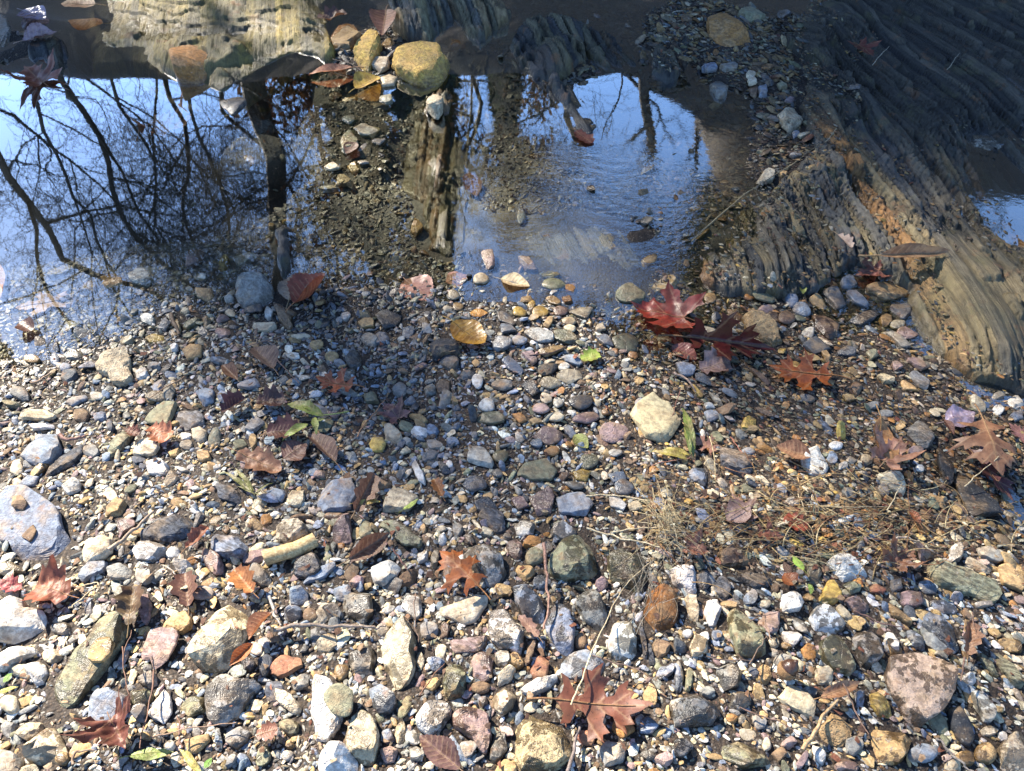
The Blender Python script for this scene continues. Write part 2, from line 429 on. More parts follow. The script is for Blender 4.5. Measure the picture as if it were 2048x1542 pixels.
# ------------------------------------------------------------------ bedrock ledges
HG = .005   # occupancy grid
HX0, HY0, HNX, HNY = -2.4, .1, int(4.8 / HG), int(4.4 / HG)
OCC = np.full((HNY, HNX), -1.0, np.float32)    # top of a big stone above the terrain, -1 where free
def occ_at(x, y):
    a = np.clip(((np.asarray(y) - HY0) / HG).astype(int), 0, HNY - 1); b = np.clip(((np.asarray(x) - HX0) / HG).astype(int), 0, HNX - 1)
    return OCC[a, b]
def occ_poly(poly, val):
    poly = np.asarray(poly); x0, y0 = poly.min(0); x1, y1 = poly.max(0)
    a0, a1 = max(0, int((y0 - HY0) / HG)), min(HNY, int((y1 - HY0) / HG) + 2); b0, b1 = max(0, int((x0 - HX0) / HG)), min(HNX, int((x1 - HX0) / HG) + 2)
    if a1 <= a0 or b1 <= b0: return
    yy, xx = np.meshgrid(HY0 + np.arange(a0, a1) * HG, HX0 + np.arange(b0, b1) * HG, indexing='ij')
    m = inside([tuple(p) for p in poly], xx.ravel(), yy.ravel()).reshape(xx.shape)
    sub = OCC[a0:a1, b0:b1]; sub[m] = np.maximum(sub[m], val)

LEDGES = [
    # tile, polygon, strata line (two points), thickness above bed, fin height, palette, label
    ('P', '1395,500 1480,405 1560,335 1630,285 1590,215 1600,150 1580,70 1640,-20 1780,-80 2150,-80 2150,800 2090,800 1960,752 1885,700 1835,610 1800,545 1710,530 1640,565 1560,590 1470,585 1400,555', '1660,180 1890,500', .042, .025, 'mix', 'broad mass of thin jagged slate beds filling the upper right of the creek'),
    ('P', '190,-20 300,-40 480,-60 690,-70 700,-10 660,40 672,95 648,128 600,140 560,158 470,160 440,172 370,160 330,168 270,158 200,170 185,120 200,70', '470,20 440,160', .060, .0045, 'yellow', 'drowned yellow-olive bedrock shelf lit at the upper left'),
    ('P', '45,95 90,60 170,60 185,110 175,172 90,170 50,150', '100,60 120,170', .05, .014, 'dark', 'dark olive bedrock block left of the yellow shelf'),
    ('P', '775,0 840,-30 1000,-30 1035,30 960,65 900,60 860,75 800,60', '860,-20 900,70', .075, .030, 'olive', 'mossy slate ledge behind the sunlit yellow boulders'),
    ('P', '905,110 985,100 1010,160 985,260 950,360 960,470 900,520 840,500 830,430 800,330 825,230 870,150', '900,150 850,430', .016, .022, 'rib', 'dark broken slate rib running down the middle of the water'),
    ('P', '1080,165 1150,150 1185,200 1200,260 1180,275 1130,260 1100,220', '1100,170 1170,270', .05, .03, 'dark', 'dark ribbed slate block below the small pebble bar'),
    ('P', '1180,40 1260,60 1290,110 1250,130 1200,120 1150,60', '1190,40 1270,120', .065, .034, 'rib', 'olive slate slab in shade beside the upper pebble bar'),
    ('P', '1300,80 1380,60 1390,130 1340,160 1290,140', '1310,70 1360,150', .055, .03, 'dark', 'grey slate slab left of the big orange boulder'),
    ('P', '830,440 960,420 1080,430 1160,420 1260,440 1340,490 1360,560 1270,590 1150,560 1030,520 920,500 850,520', '900,430 940,510', .003, .006, 'tan', 'pale tan bedrock under the rippled centre water'),
    ('P', '540,455 575,450 590,520 585,590 545,600 535,520', '560,450 560,600', .05, .02, 'dark', 'black slate post behind the square grey rock'),  # dark strip of rock drawn for the trunk's mirror image
    ('P', '1010,60 1100,30 1170,50 1180,110 1110,150 1020,130', '1030,60 1090,140', .06, .034, 'rib', 'brown-olive slate ledge in the shade at the top centre'),
]
LP = {'mix': [(.075, .073, .065), (.18, .14, .07), (.27, .135, .04), (.05, .052, .05), (.23, .17, .085), (.105, .09, .062), (.07, .068, .058)],
      'rib': [(.055, .052, .043), (.10, .085, .045), (.13, .08, .035), (.035, .036, .035), (.11, .095, .055)],
      'dark': [(.035, .036, .036), (.055, .052, .04), (.075, .068, .045), (.03, .034, .036), (.09, .06, .035)],
      'olive': [(.20, .17, .095), (.15, .135, .08), (.10, .10, .085), (.22, .16, .08), (.17, .15, .09)],
      'yellow': [(.25, .18, .035), (.19, .14, .032), (.12, .095, .033), (.22, .16, .04)],
      'tan': [(.15, .145, .125), (.11, .11, .105), (.19, .165, .115), (.085, .09, .09)]}
LEDGE_POLY = []
def pts_of(tile, s):
    a = np.array([[float(v) for v in p.split(',')] for p in s.split()])
    return tpx(tile, a[:, 0], a[:, 1])
def lumps(a): return a
for k, (tile, poly, line, th, fin, pal, lab) in enumerate(LEDGES):
    px, py = pts_of(tile, poly); P = drop(px, py, th * .6); pl = [tuple(p[:2]) for p in P]
    px, py = pts_of(tile, line); Q = drop(px, py, th * .6); dv = Q[1, :2] - Q[0, :2]; dv /= np.hypot(*dv); pv = np.array([-dv[1], dv[0]])
    A = np.array(pl); x0, y0 = A.min(0) - .06; x1, y1 = A.max(0) + .06; st = .0036 if k == 0 else .0045
    xs, ys = np.arange(x0, x1, st), np.arange(y0, y1, st); XX, YY = np.meshgrid(xs, ys); x, y = XX.ravel(), YY.ravel()
    cen = A.mean(0); a = (x - cen[0]) * dv[0] + (y - cen[1]) * dv[1]; c = (x - cen[0]) * pv[0] + (y - cen[1]) * pv[1]
    big = k == 0
    c = c + .022 * n2(x, y, 1.6, 40 + k) + (.16 * a * a if big else .08 * a * a * (1 if k % 2 else -1)) + .0016 * n2(x, y, 26., 60 + k)
    sd = sdist(pl, x, y) + .022 * n2(x, y, 9., 80 + k, 3)
    h = np.zeros_like(x); crk_ = np.zeros_like(x); colr = np.zeros((len(x), 3)); pa = np.array(LP[pal])
    c = c + .010 * np.sin(c * 23 + 1.7 * k) + .004 * np.sin(c * 71 + k)
    patch = sstep(-.25, .35, n2(x, y, 5.5, 66 + k, 3))
    for per, am, seg in ((.074, 1.0, .50), (.027, .75, .30), (.0105, .45, .18), (.0052, .2, .12)):
        if per < .02: am = am * (.25 + .9 * patch)
        wv = c / per + .5 * vnoise(np.stack([a * 2.2, c / per * .25, np.full_like(a, k)], 1), 7)
        q = np.floor(wv); f = wv - q; qi = q.astype(np.int64)
        u_ = a / seg + 7.3 * _hash(qi, qi * 0 + k, qi * 0, 15) + .25 * vnoise(np.stack([wv * 2., a * 20, np.zeros_like(a)], 1), 19); s_ = np.floor(u_); g = u_ - s_; si = s_.astype(np.int64)
        hh = _hash(qi, si, qi * 0 + k, 5)          # every bed is snapped into lengths of its own height
        h += am * ((hh - .45) * 1.9 + .6 * (f - .5) - .9 * sstep(.82, .93, f) + .6 * (g - .5) - .5 * (g > .955))
        if per > .02: crk_ = np.maximum(crk_, np.maximum(sstep(.84, .94, f) * (hh > .3), (g > .965) * .75))
        if per == .027:
            h2 = _hash(qi, qi * 0 + k, qi * 0, 25); ci = (np.floor(h2 * 997) % len(pa)).astype(int); colr += pa[ci] * (.8 + .4 * hh)[:, None]
    colr *= ((1 + .25 * n2(x, y, 6., 90 + k)) * (1 - (.2 if pal == 'yellow' else .62) * crk_))[:, None] * (.80 if big else 1)
    if big:
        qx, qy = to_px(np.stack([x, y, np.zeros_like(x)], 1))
        up_z = sstep(330, 230, qy + .25 * (1700 - qx)) ; colr = colr * (1 - up_z[:, None]) + colr.mean(1, keepdims=True) * np.array([.62, .52, .36]) * up_z[:, None]  # upper beds darkened and browned: shade tone put into the wet slate colour
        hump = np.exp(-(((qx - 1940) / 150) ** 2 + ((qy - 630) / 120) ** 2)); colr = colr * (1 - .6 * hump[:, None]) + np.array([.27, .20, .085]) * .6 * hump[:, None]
        lvl = th * (1.0 + .40 * n2(x, y, 2.4, 77)) + .012 * up_z - .055 * np.exp(-(((qx - 2010) / 110) ** 2 + ((qy - 390) / 120) ** 2)) - .03 * np.exp(-(((qx - 1960) / 60) ** 2 + ((qy - 280) / 45) ** 2)) + .012 * hump - .022 * np.exp(-(((qx - 1480) / 90) ** 2 + ((qy - 470) / 60) ** 2))
        fin_ = fin * (1 - .85 * hump)
    elif pal == 'yellow':
        tn = n2(x, y, 4.5, 78, 3); lvl, fin_ = th + .026 * (np.floor(tn * 3.2) / 3.2 + .25 * tn) + .004 * n2(x, y, 40., 79, 2), fin
        colr = colr * (1 - .5 * sstep(.0, .03, np.abs(tn * 3.2 - np.round(tn * 3.2)) < .04))[:, None]
    else: lvl, fin_ = th * (1 + .3 * n2(x, y, 6., 77)), fin
    ed = sstep(-.004, .018, sd + .008 * n2(x, y, 34., 85 + k, 2)) * (.65 + .35 * sstep(0, .10, sd))
    z = np.maximum(terrain(x, y), -.035) - .03 + ed * (lvl + .03) + ed * fin_ * h * .62
    keep = sd > -.035
    idx = np.full(len(x), -1); idx[keep] = np.arange(keep.sum())
    ii, jj = np.meshgrid(np.arange(len(ys) - 1), np.arange(len(xs) - 1), indexing='ij'); w = len(xs)
    Fq = np.stack([ii * w + jj, ii * w + jj + 1, (ii + 1) * w + jj + 1, (ii + 1) * w + jj], -1).reshape(-1, 4)
    Fi = idx[Fq]; Fi = Fi[(Fi >= 0).all(1)]
    V = np.stack([x, y, z], 1)[keep]; org = np.array([cen[0], cen[1], tz(*cen)])
    me = mesh_np('rock_ledge', V - org, Fi)
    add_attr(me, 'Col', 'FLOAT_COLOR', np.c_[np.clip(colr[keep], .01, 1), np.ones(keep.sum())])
    add_attr(me, 'Strat', 'FLOAT_VECTOR', np.stack([a, c, z], 1)[keep])
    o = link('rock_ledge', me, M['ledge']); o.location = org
    tag(o, lab, 'ledge', 'slate bedrock ledges in the creek'); LEDGE_POLY.append((pl, th))
    occ_poly(pl, th)

# ------------------------------------------------------------------ stones digitised one by one, plus a white chip drawn for a glint
PAL = {'N': (.50, .415, .235), 'S': (.165, .195, .245), 'W': (.74, .71, .63), 'C': (.62, .53, .37), 'T': (.46, .31, .145), 'Y': (.66, .44, .125), 'O': (.38, .185, .06), 'B': (.20, .125, .075),
       'R': (.28, .11, .065), 'P': (.36, .25, .225), 'G': (.27, .26, .235), 'D': (.098, .103, .112), 'L': (.25, .285, .335), 'V': (.235, .23, .145), 'K': (.025, .027, .032), 'A': (.25, .095, .014), 'M': (.46, .35, .26)}
for _k in PAL:
    _c = np.array(PAL[_k]); _l = _c @ np.array([.3, .6, .1]); PAL[_k] = tuple(np.clip(_l + (_c - _l) * 1.06, .012, .85))
CNAME = {'N': 'pale yellow', 'S': 'blue-grey', 'W': 'white', 'C': 'cream', 'T': 'tan', 'Y': 'yellow', 'O': 'orange-brown', 'B': 'brown', 'R': 'rust-red', 'P': 'mauve', 'G': 'grey', 'D': 'dark grey',
         'L': 'blue-grey', 'V': 'olive', 'K': 'black', 'A': 'amber', 'M': 'brown and cream'}
DATA = """@C
# bottom-left tile 0,1020
S 2.0 f|large blue-grey slab;with a brown pebble and flake on it|0,-100 50,-145 150,-160 250,-105 350,0 425,190 410,265 320,320 175,335 75,280 45,205 0,190 -75,120 -75,-60
B .5 f^1.9|brown curled flake;lying on the blue-grey slab|120,155 200,80 215,120 180,190
C 3 k|pale oval stone;right of the blue-grey slab|470,240 500,170 600,130 650,160 650,230 600,270 510,310 480,290
W 2.5 q|white oval stone;below the rough dark grey rock|765,230 800,185 870,165 940,180 980,220 950,270 880,290 790,280
D 2.5 s|rough dark grey rock;above the white oval stone|770,150 850,90 950,30 1060,20 1140,60 1130,130 1040,180 900,170 800,190
P .8 f||690,40 730,50 790,60 790,100 730,130 690,180
L 2.5 s||1210,170 1270,110 1370,120 1440,180 1440,260 1380,280 1280,270 1230,220
C 2.5 t|porous cream stone;above the tan peeled stick|1570,90 1650,40 1760,60 1840,120 1800,160 1660,190 1600,150
P 3 |brown-mauve faceted rock;right of the porous cream stone|1950,60 2048,-20 2060,180 1930,185
D 2.5 s||e 1800 320 90 70 0
L 1 f|pale blue flat sliver;below the tan peeled stick|1760,420 1830,350 1970,300 1980,330 1900,400 1780,440
W 2 q||1000,300 1070,270 1120,310 1110,350 1040,370
P 2 |mauve-brown wedge stone;left of the tan peeled stick|1150,200 1190,190 1290,270 1320,340 1260,390 1200,330
G 2 ||1440,310 1500,290 1580,380 1590,430 1530,450 1460,400
C 4.5 b|big cream block;pale above and blue-grey below|1210,500 1250,480 1330,500 1420,560 1450,640 1440,720 1340,900 1300,920 1200,945 1080,890 1085,830 1150,680
G 4 b|notched grey block;below the big cream block|1240,950 1310,930 1430,980 1520,960 1510,1030 1430,1120 1390,1200 1300,1250 1210,1220 1190,1100
V 3.5 b|long olive-grey slab;carrying a peach pebble|560,590 640,550 740,600 760,670 730,750 600,930 420,1190 370,1230 230,1160 220,1090 300,950 450,760
T 1 f^2.7|peach five-sided pebble;lying on the long olive-grey slab|580,730 640,740 670,770 650,840 600,890 520,890 510,830
P .7 f^1|mauve leaf-shaped flat stone;left of the big cream block|870,710 950,685 1050,700 1040,780 980,880 890,950 870,880 810,870
L 3 ||560,1040 640,1030 740,1060 760,1160 680,1240 520,1290 500,1200 500,1110
W 1.2 f|pale pink diamond stone;right of the crumpled maroon leaf|960,1040 1000,1080 1010,1190 960,1260 860,1200 900,1110
W 4 b|big white block;at the edge below the blue-grey slab|-60,500 130,500 140,560 230,560 270,640 240,710 100,790 -60,750
C 2 ||-40,290 70,300 150,350 60,375 -40,370
W 2.5 q|long white stone;below the big white block|-40,800 190,790 240,800 200,830 130,860 0,950 -40,940
W 2 q||140,880 190,855 260,890 270,960 220,1040 170,1000
C 1.5 ||e 300 850 60 40 0
C 3 b|orange-cream block;in the corner below the long olive-grey slab|270,1250 330,1280 390,1400 390,1470 320,1495 140,1470 150,1400 200,1330
T 1.5 k||e 360 1450 40 45 0
C 2 ||100,1240 250,1230 230,1300 150,1350 85,1310
T 1.4 k|tan half-moon pebble;under the fallen brown stems|1060,1340 1220,1300 1230,1350 1150,1420 1100,1420
W 1.4 k||e 990 1375 35 30 0
W 3 t|long white pitted rock;carrying a grey-green disc|1810,980 1880,920 1920,960 1960,1010 1990,1100 2010,1200 1980,1320 1860,1380 1810,1300 1800,1200
V .9 kf^2.2|grey-green disc stone;lying on the long white pitted rock|e 1985 1110 92 98 0
W 4 b|white corner block;half dark with damp|1870,1370 1930,1345 2048,1360 2090,1440 2080,1560 1840,1560 1850,1430
C 2 t||1600,1040 1640,1005 1680,1060 1760,1130 1770,1180 1700,1190 1600,1100
G 1.5 ||1690,1010 1760,950 1815,950 1800,1030 1720,1060
R .9 f|rust-brown flat stone;left of the cream pebble pair|1550,920 1650,850 1760,860 1780,920 1650,990 1570,960
D 2 ||1500,860 1560,830 1600,860 1570,980 1510,960
C 1.5 ||1850,780 1880,720 1960,720 1980,780 1920,830 1850,820
L 2 |pale blue cube stone;right of the folded orange leaf|1680,480 1730,435 1800,460 1800,540 1740,550 1690,540
L 1.6 ||1650,610 1690,560 1760,560 1770,620 1700,665
B 1.4 k||e 1815 610 50 40 0
T 1.4 k||e 1995 945 45 50 0
V 1.7 m||e 1690 1260 60 55 0
L .8 f||1255,1270 1290,1265 1310,1390 1290,1425 1265,1400
G 1.8 ||1310,1300 1400,1260 1470,1290 1450,1350 1380,1400 1320,1360
V 2 ||e 820 1090 70 55 0
D 1.8 m||e 810 1180 55 65 0
V 1.8 ||1030,1150 1100,1090 1190,1080 1200,1180 1100,1210
G 1.5 ||e 860 985 60 50 0
L 1.4 f||460,390 520,310 640,290 620,350 540,390 480,430
G 1.6 ||620,340 700,300 780,350 740,410 640,400
G 1.6 ||e 840 380 60 45 20
P 1.3 ||800,500 850,460 890,540 880,650 840,690 810,620
T 1.8 |tan and olive wedge;above the mauve leaf-shaped flat stone|920,660 1000,600 1070,570 1120,620 1120,680 1060,720 950,690
G 1.4 ||e 360 690 60 40 0
W .9 ||280,650 420,600 450,620 320,670
D 1.5 ||e 1440 900 50 45 0
G 3 |dark grey corner rock;below the orange-cream block|-40,1370 60,1400 120,1450 120,1560 -40,1560
C 2 ||90,1500 200,1480 250,1560 80,1560
C 1.8 k||e 50 1130 60 60 0
G 1.2 ||e 1910 1320 35 25 0
L 1.3 ||e 1420 1460 45 35 30
G 1.3 ||e 1340 1470 55 30 -40
L 1 ||e 520 570 35 55 0
G 1.5 ||1880,560 1960,540 2020,600 1970,650 1900,640
L 1.8 ||1930,450 2048,430 2060,540 1960,520
V 1.2 ||e 1540 1440 40 70 30
T 1.1 ||e 1690 1370 30 25 0
W 1.1 k||e 1680 1435 35 35 0
C 1 ||e 1500 1140 45 40 0
W 1.4 q||e 1010 245 45 35 0
@F
V .9 f|long olive flake;pointing down to the cream half-moon stone|190,60 300,40 400,110 500,200 510,225 370,220 280,130
C .9 f||150,250 200,210 240,230 200,280
W 2.4 b|rounded white stone;left of the orange oak leaf|170,340 190,300 300,270 360,310 330,380 260,440 190,420
B 1.6 ||310,400 390,340 460,350 430,430 340,450
W 1.4 |small pinkish-white cube;left of the orange oak leaf tip|445,240 515,235 515,290 460,305
P 1.6 ||45,420 80,370 140,390 130,440 70,455
G 4 mb|big mottled grey rock;behind the orange oak leaf|680,220 760,200 880,185 950,240 980,350 970,400 880,440 790,380 770,300
C 1.5 ||530,230 590,220 570,330 530,340
V 4 mb|large olive-grey rock;with pale dry patches near the straw tuft|1200,290 1260,210 1300,150 1420,90 1490,170 1500,250 1555,350 1490,410 1330,390 1240,400
W 2.2 m|white knob stone;behind the large olive-grey rock|1230,90 1300,70 1390,90 1390,130 1300,180 1240,140
W 1.8 m||1015,70 1075,60 1150,90 1130,140 1070,160 1030,140
D 1.8 s|dark slate oval;above the big mottled grey rock|790,20 850,-30 960,0 970,110 940,150 880,120
P 1.6 ||960,190 1030,150 1070,200 1060,270 1040,300 990,260
O 1.5 |orange-brown pebble;above the pale green round pebble|1060,190 1110,140 1180,160 1170,210 1080,220
V 2 k|pale green round pebble;right of the big mottled grey rock|e 1140 265 57 55 0
T 1.4 ||e 1080 360 60 50 0
V 3.5 mb|dark olive square block;left of the dry straw tuft|1560,220 1700,200 1780,260 1830,390 1760,480 1690,450 1580,400
A 3.5 b|amber orange block;wet looking below the straw tuft|1800,480 1900,430 1990,510 1980,620 1920,720 1800,710 1770,610
W 3.2 mt|white and brown speckled rock;below the cream half-moon stone|860,590 920,545 990,590 1020,660 1080,700 1090,790 1050,840 930,780 870,730
L 2.6 m|speckled kidney-shaped grey stone;right of the orange oak leaf|1000,430 1050,405 1130,460 1210,540 1200,640 1150,690 1070,620 1020,530
L 2.8 m|upright pale lavender stone;with dark damp spots|1230,560 1290,515 1340,540 1380,700 1380,830 1300,860 1240,780 1200,680
G 2.6 m|blotched dark grey stone;left of the amber orange block|1360,540 1450,450 1530,490 1570,600 1560,720 1500,720 1420,620
W 3 mb|pale waisted stone;below the amber orange block|1600,640 1680,620 1730,680 1750,850 1700,895 1600,870 1560,790
C 2 k|cream half-moon stone;in the shade of the orange oak leaf|560,570 700,520 800,480 870,490 870,550 790,650 730,665 600,620
C 3 b|upright two-tone tan rock;cream above and brown below|330,640 390,600 450,700 440,900 400,1110 330,1090 260,980 225,800 260,710
G 2 m|pitted grey stone;left of the upright two-tone tan rock|30,870 90,790 180,780 215,850 200,970 90,970
P 1.6 s|wide mauve stone;above the grey-brown pentagon|640,760 680,740 860,720 870,780 820,830 660,840
P 1.4 m|grey-brown pentagon stone;below the wide mauve stone|790,830 850,820 900,870 890,970 850,1015 750,950 750,870
V 2.4 s|banded cream-green stone;left of the grey-brown pentagon|620,900 700,880 740,930 730,1080 680,1100 590,1090 590,1000
W 1.5 ||e 950 860 45 60 0
T 1.5 ||e 1030 880 45 50 0
R 1.7 |rust-red faceted stone;above the ragged white stone|1110,920 1170,830 1230,890 1210,980 1130,1000
C 1.5 |olive-cream wedge;left of the rust-red faceted stone|920,960 990,905 1035,930 1000,1000 910,1035
W 1.8 t|ragged white stone;left of the big red-brown oak leaf|1040,1050 1080,1010 1160,980 1280,945 1290,990 1240,1040 1150,1080 1060,1075
C 2 |pale pentagon stone;below the olive-cream wedge|890,1090 970,1010 1040,1080 1010,1150 940,1205 900,1160
B 1.2 k||e 815 1035 75 35 0
B .9 f||1070,900 1100,810 1145,755 1150,790 1100,920
W 3.2 tb|big chalky white rock;joined to the mottled mauve rock|430,1180 520,1100 640,1110 660,1180 600,1270 540,1320 450,1280
P 3 m|mottled mauve rock;right of the big chalky white rock|640,1180 760,1140 870,1180 890,1290 890,1420 830,1430 760,1320 650,1260
N 4 mbt|big round pitted tan rock;left below the big red-brown oak leaf|1000,1250 1060,1190 1150,1155 1270,1190 1350,1290 1370,1420 1330,1500 1200,1545 1060,1520 1000,1420
C 3 |upright cream stone;right of the white corner block|50,1200 120,1145 190,1160 220,1250 230,1400 180,1520 110,1500 20,1370
L 2 m||150,1040 240,1010 340,1090 320,1180 220,1190 170,1120
C 1.4 |yellowish oval pebble;right of the upright cream stone|e 355 1300 40 70 0
P 1.6 t||220,1400 290,1370 340,1400 320,1470 260,1480
W 1.3 ||400,1310 450,1300 480,1350 440,1375 400,1360
W 1.3 ||400,1390 450,1370 495,1420 480,1470 410,1460
L 1.2 |pale blue sickle stone;below the folded brown beech leaf|630,1300 660,1290 690,1370 760,1450 830,1480 780,1500 690,1460 640,1390
G 1.8 ||900,1300 970,1290 980,1390 930,1480 860,1470
T 2 ||900,1520 960,1440 1030,1490 1040,1560 890,1560
L 1.8 |blue-grey slate;behind the big red-brown oak leaf|1260,900 1350,830 1440,820 1560,880 1560,960 1400,1000 1300,980
T 1.5 |ochre pebble;at the tip of the big red-brown oak leaf|e 1820 1080 45 70 0
O 1.6 |tan-orange block;under the big red-brown oak leaf|1600,1230 1700,1190 1730,1290 1650,1340 1590,1280
G 2 ||1500,1390 1560,1340 1670,1370 1680,1470 1560,1500
R 1.4 ||e 1440 1330 60 45 20
L 1.3 ||1830,980 1880,900 1960,900 1950,960 1870,995
W 1.2 k||e 1985 970 28 100 0
G 2.2 m||1930,1110 2040,1085 2050,1250 1960,1270
P 1.4 ||e 1900 1450 55 45 0
P 1.4 ||e 1530 430 40 40 0
G 2.2 m|grey rock with pale blotches;below the pink-tan pebble|0,470 80,450 180,480 190,600 130,660 50,620 0,560
W 1.3 f||350,560 400,500 480,520 480,620 450,665
G 1.5 ||e 520 700 60 50 0
P 1.2 |salmon-pink faceted pebble;left of the speckled white rock|570,720 610,645 650,670 630,740 580,750
L 1.5 ||e 560 895 50 50 0
W 3 tb|lumpy white block;right of the dry straw tuft|1920,310 2000,290 2100,330 2110,470 2060,500 1960,420
B 1.6 ||e 1880 800 50 60 0
L 1.5 t||e 1170 420 40 60 0
T 1.4 ||890,450 930,415 1000,440 1010,500 940,500
B 1.2 k||e 1410 760 35 55 0
D 1 s|long dark slate splinter;right of the pale waisted stone|1740,560 1765,560 1810,900 1770,920
D .9 s||1790,760 1815,760 1850,900 1815,930
L 1.3 ||e 1180 790 25 50 0
G 1.3 ||e 690 110 35 40 0
G 1.2 ||e 760 170 35 30 0
V 1.3 ||100,110 150,50 190,70 190,150 120,170
C .9 ||540,110 600,85 640,110 590,125
W 1.2 ||e 600 170 25 35 0
W 1.2 ||e 980 150 25 25 0
C 1 ||e 865 120 40 30 40
G 1.5 ||e 1760 1230 30 50 0
L 1.6 m||1740,1240 1800,1200 1880,1260 1830,1310 1760,1300
G 1.3 ||e 1810 1430 50 30 0
V 1.2 ||e 1230 1090 20 45 0
L 1.3 ||800,1100 850,1070 870,1130 820,1160
T 1.2 ||500,1000 560,960 590,1010 540,1060 490,1040
C .9 ||e 470 880 30 50 0
B 1.3 ||e 50 1350 50 30 0
L 1.6 s||240,1290 290,1270 320,1340 270,1370 235,1340
T 1.2 ||e 590 1370 35 50 0
P 1.3 ||470,660 530,650 560,690 500,740
C 1.2 ||e 250 700 45 35 0
G 1.4 ||1860,120 1930,100 1980,150 1900,180
@I
W 3 tb|chunky white rock;above the ochre triangular stone|890,280 1000,240 1070,280 1150,320 1140,390 1000,410 950,360
W 1.8 q|upright white pebble;left of the long blue-green slab|e 1655 245 42 65 0
Y 1.8 |ochre triangular stone;below the chunky white rock|900,400 980,400 985,500 950,545 820,535 870,480
W 2 t|rough white stone;left of the ochre triangular stone|600,560 640,490 710,465 780,520 740,580 650,590
W 1.8 q|white finger-shaped stone;right of the lumpy white block|200,510 250,500 285,570 250,680 200,680 175,600
B 2.4 m|wet brown mottled stone;right of the dry straw tuft|250,220 330,200 420,230 470,310 370,335 280,320
D 1.5 s|long black slate;below the wet brown mottled stone|340,370 450,345 600,390 610,430 500,460 360,410
V 3 sb|long blue-green slab;near the right edge below the straw|1460,290 1560,280 1720,350 1890,400 1970,470 1880,560 1760,500 1580,460 1480,380
M 3.6 fm|big purple-brown slab;with pale dry margins|1250,850 1430,830 1560,860 1670,940 1690,1020 1560,1200 1450,1270 1380,1240 1280,1080 1240,960
W 2.6 q|bright white wedge;right of the big purple-brown slab|1740,1060 1800,1040 1890,1150 1890,1220 1830,1240 1770,1130
W 2 ||e 1735 985 40 40 0
K 2.2 k|smooth dark finger-shaped stone;below the bright white wedge|1610,1160 1680,1130 1730,1200 1770,1330 1740,1390 1690,1370 1630,1270
T 2 k|round tan pebble;below the smooth dark finger-shaped stone|e 1830 1420 65 70 0
L 2 k|blue bowl-shaped stone;under the big purple-brown slab|e 1460 1420 90 60 0
T 3.2 bm|big rusty tan rock;below the big purple-brown slab|1150,1250 1250,1270 1400,1280 1420,1350 1350,1480 1180,1480 1150,1380
T 3 bt|tan pyramid rock;left of the big rusty tan rock|850,1270 950,1140 1010,1180 1080,1260 1050,1310 1000,1390 890,1380
G 1.8 ||1000,1320 1090,1310 1120,1390 1060,1450 1010,1410
W 1.6 ||805,1355 860,1380 900,1450 880,1500 820,1450
D 3 mb|speckled dark slate block;left below the acorn|0,1080 120,1070 270,1110 300,1180 230,1250 20,1270 0,1200
C 2.2 |angular cream-green stone;below the acorn|590,1090 690,1010 740,1020 830,1120 830,1240 760,1190 650,1130
G 1.8 m||300,1150 370,1060 460,1070 460,1130 400,1170
G 2.4 m|round two-tone grey stone;left of the acorn|250,920 310,880 380,900 415,960 380,1030 290,1060 260,1000
V 3 m|tall dark mottled rock;left of the brown stem|310,560 370,530 430,590 520,680 570,760 560,860 370,860 330,730
P 1.7 ||490,650 540,590 620,600 620,710 560,720
W 2.6 m|white-rimmed tan stone;below the ochre triangular stone|790,610 830,550 910,560 990,640 1020,690 930,720 830,690
V 2.8 m|olive and cream mottled rock;below the white-rimmed tan stone|850,760 950,720 1050,770 1080,900 1040,970 940,940 870,840
G 2.8 m|black-spotted grey rock;left of the big purple-brown slab|1060,720 1110,660 1190,670 1230,740 1220,860 1150,935 1080,880
W 1.6 ||1240,700 1290,685 1330,790 1310,830 1230,830
L 1.8 |blue faceted stone;above the big purple-brown slab|1360,700 1420,690 1490,790 1480,825 1390,790
L 2.2 mb|blue-grey slanted slab;above the big purple-brown slab|1420,610 1500,590 1660,660 1690,800 1660,840 1520,740 1430,660
L 1.3 m||1490,530 1530,510 1660,570 1660,610 1540,605
T 1.5 s|long tan stone;left of the blue-grey slanted slab|1220,520 1260,500 1400,650 1390,690 1290,620
P 1.8 ||e 1395 510 70 60 0
P 1.6 s||980,510 1060,490 1160,560 1150,610 1060,600
C 1.4 ||950,560 990,540 1060,640 1040,670 980,620
B 1 ||690,630 720,615 790,700 780,730
W 1.6 ||620,700 740,700 760,740 700,800 650,770
C 1.8 m|half brown cream stone;below the white finger-shaped stone|90,800 130,700 210,760 200,830 110,860
W 1 k||e 80 720 35 25 0
L 1.2 ||e 255 725 35 40 0
L 1.3 k|blue finger-shaped pebble;below the half brown cream stone|0,890 40,880 55,1000 30,1080 5,1070
V 1.2 ||60,1060 80,910 120,900 120,1000 90,1075
C 1.7 |grey-cream cube;right of the acorn|825,930 900,910 945,940 930,1020 840,1020
T 1.5 t|rough tan stone;touching the left of the acorn|490,920 540,890 575,970 540,1050 490,980
Y 2 s|olive-yellow splintered stone;left of the big purple-brown slab|1150,1060 1200,1060 1270,1110 1310,1220 1200,1200 1160,1130
O 1.3 k|round orange pebble;right of the speckled dark slate block|e 340 1215 35 30 0
G 1.2 k||e 400 1225 27 30 0
V 2.4 sb|long olive slab;at the bottom below the round orange pebble|210,1350 400,1350 550,1420 640,1500 400,1500 250,1420
C 1.1 k||e 545 1370 28 40 0
P 1.4 ||610,1370 690,1310 730,1350 680,1400
B 1.5 ||570,1420 640,1370 670,1420 620,1480
P .9 f||700,1500 770,1400 800,1430 740,1520
D 1.8 m||0,1330 80,1320 130,1380 60,1440 0,1450
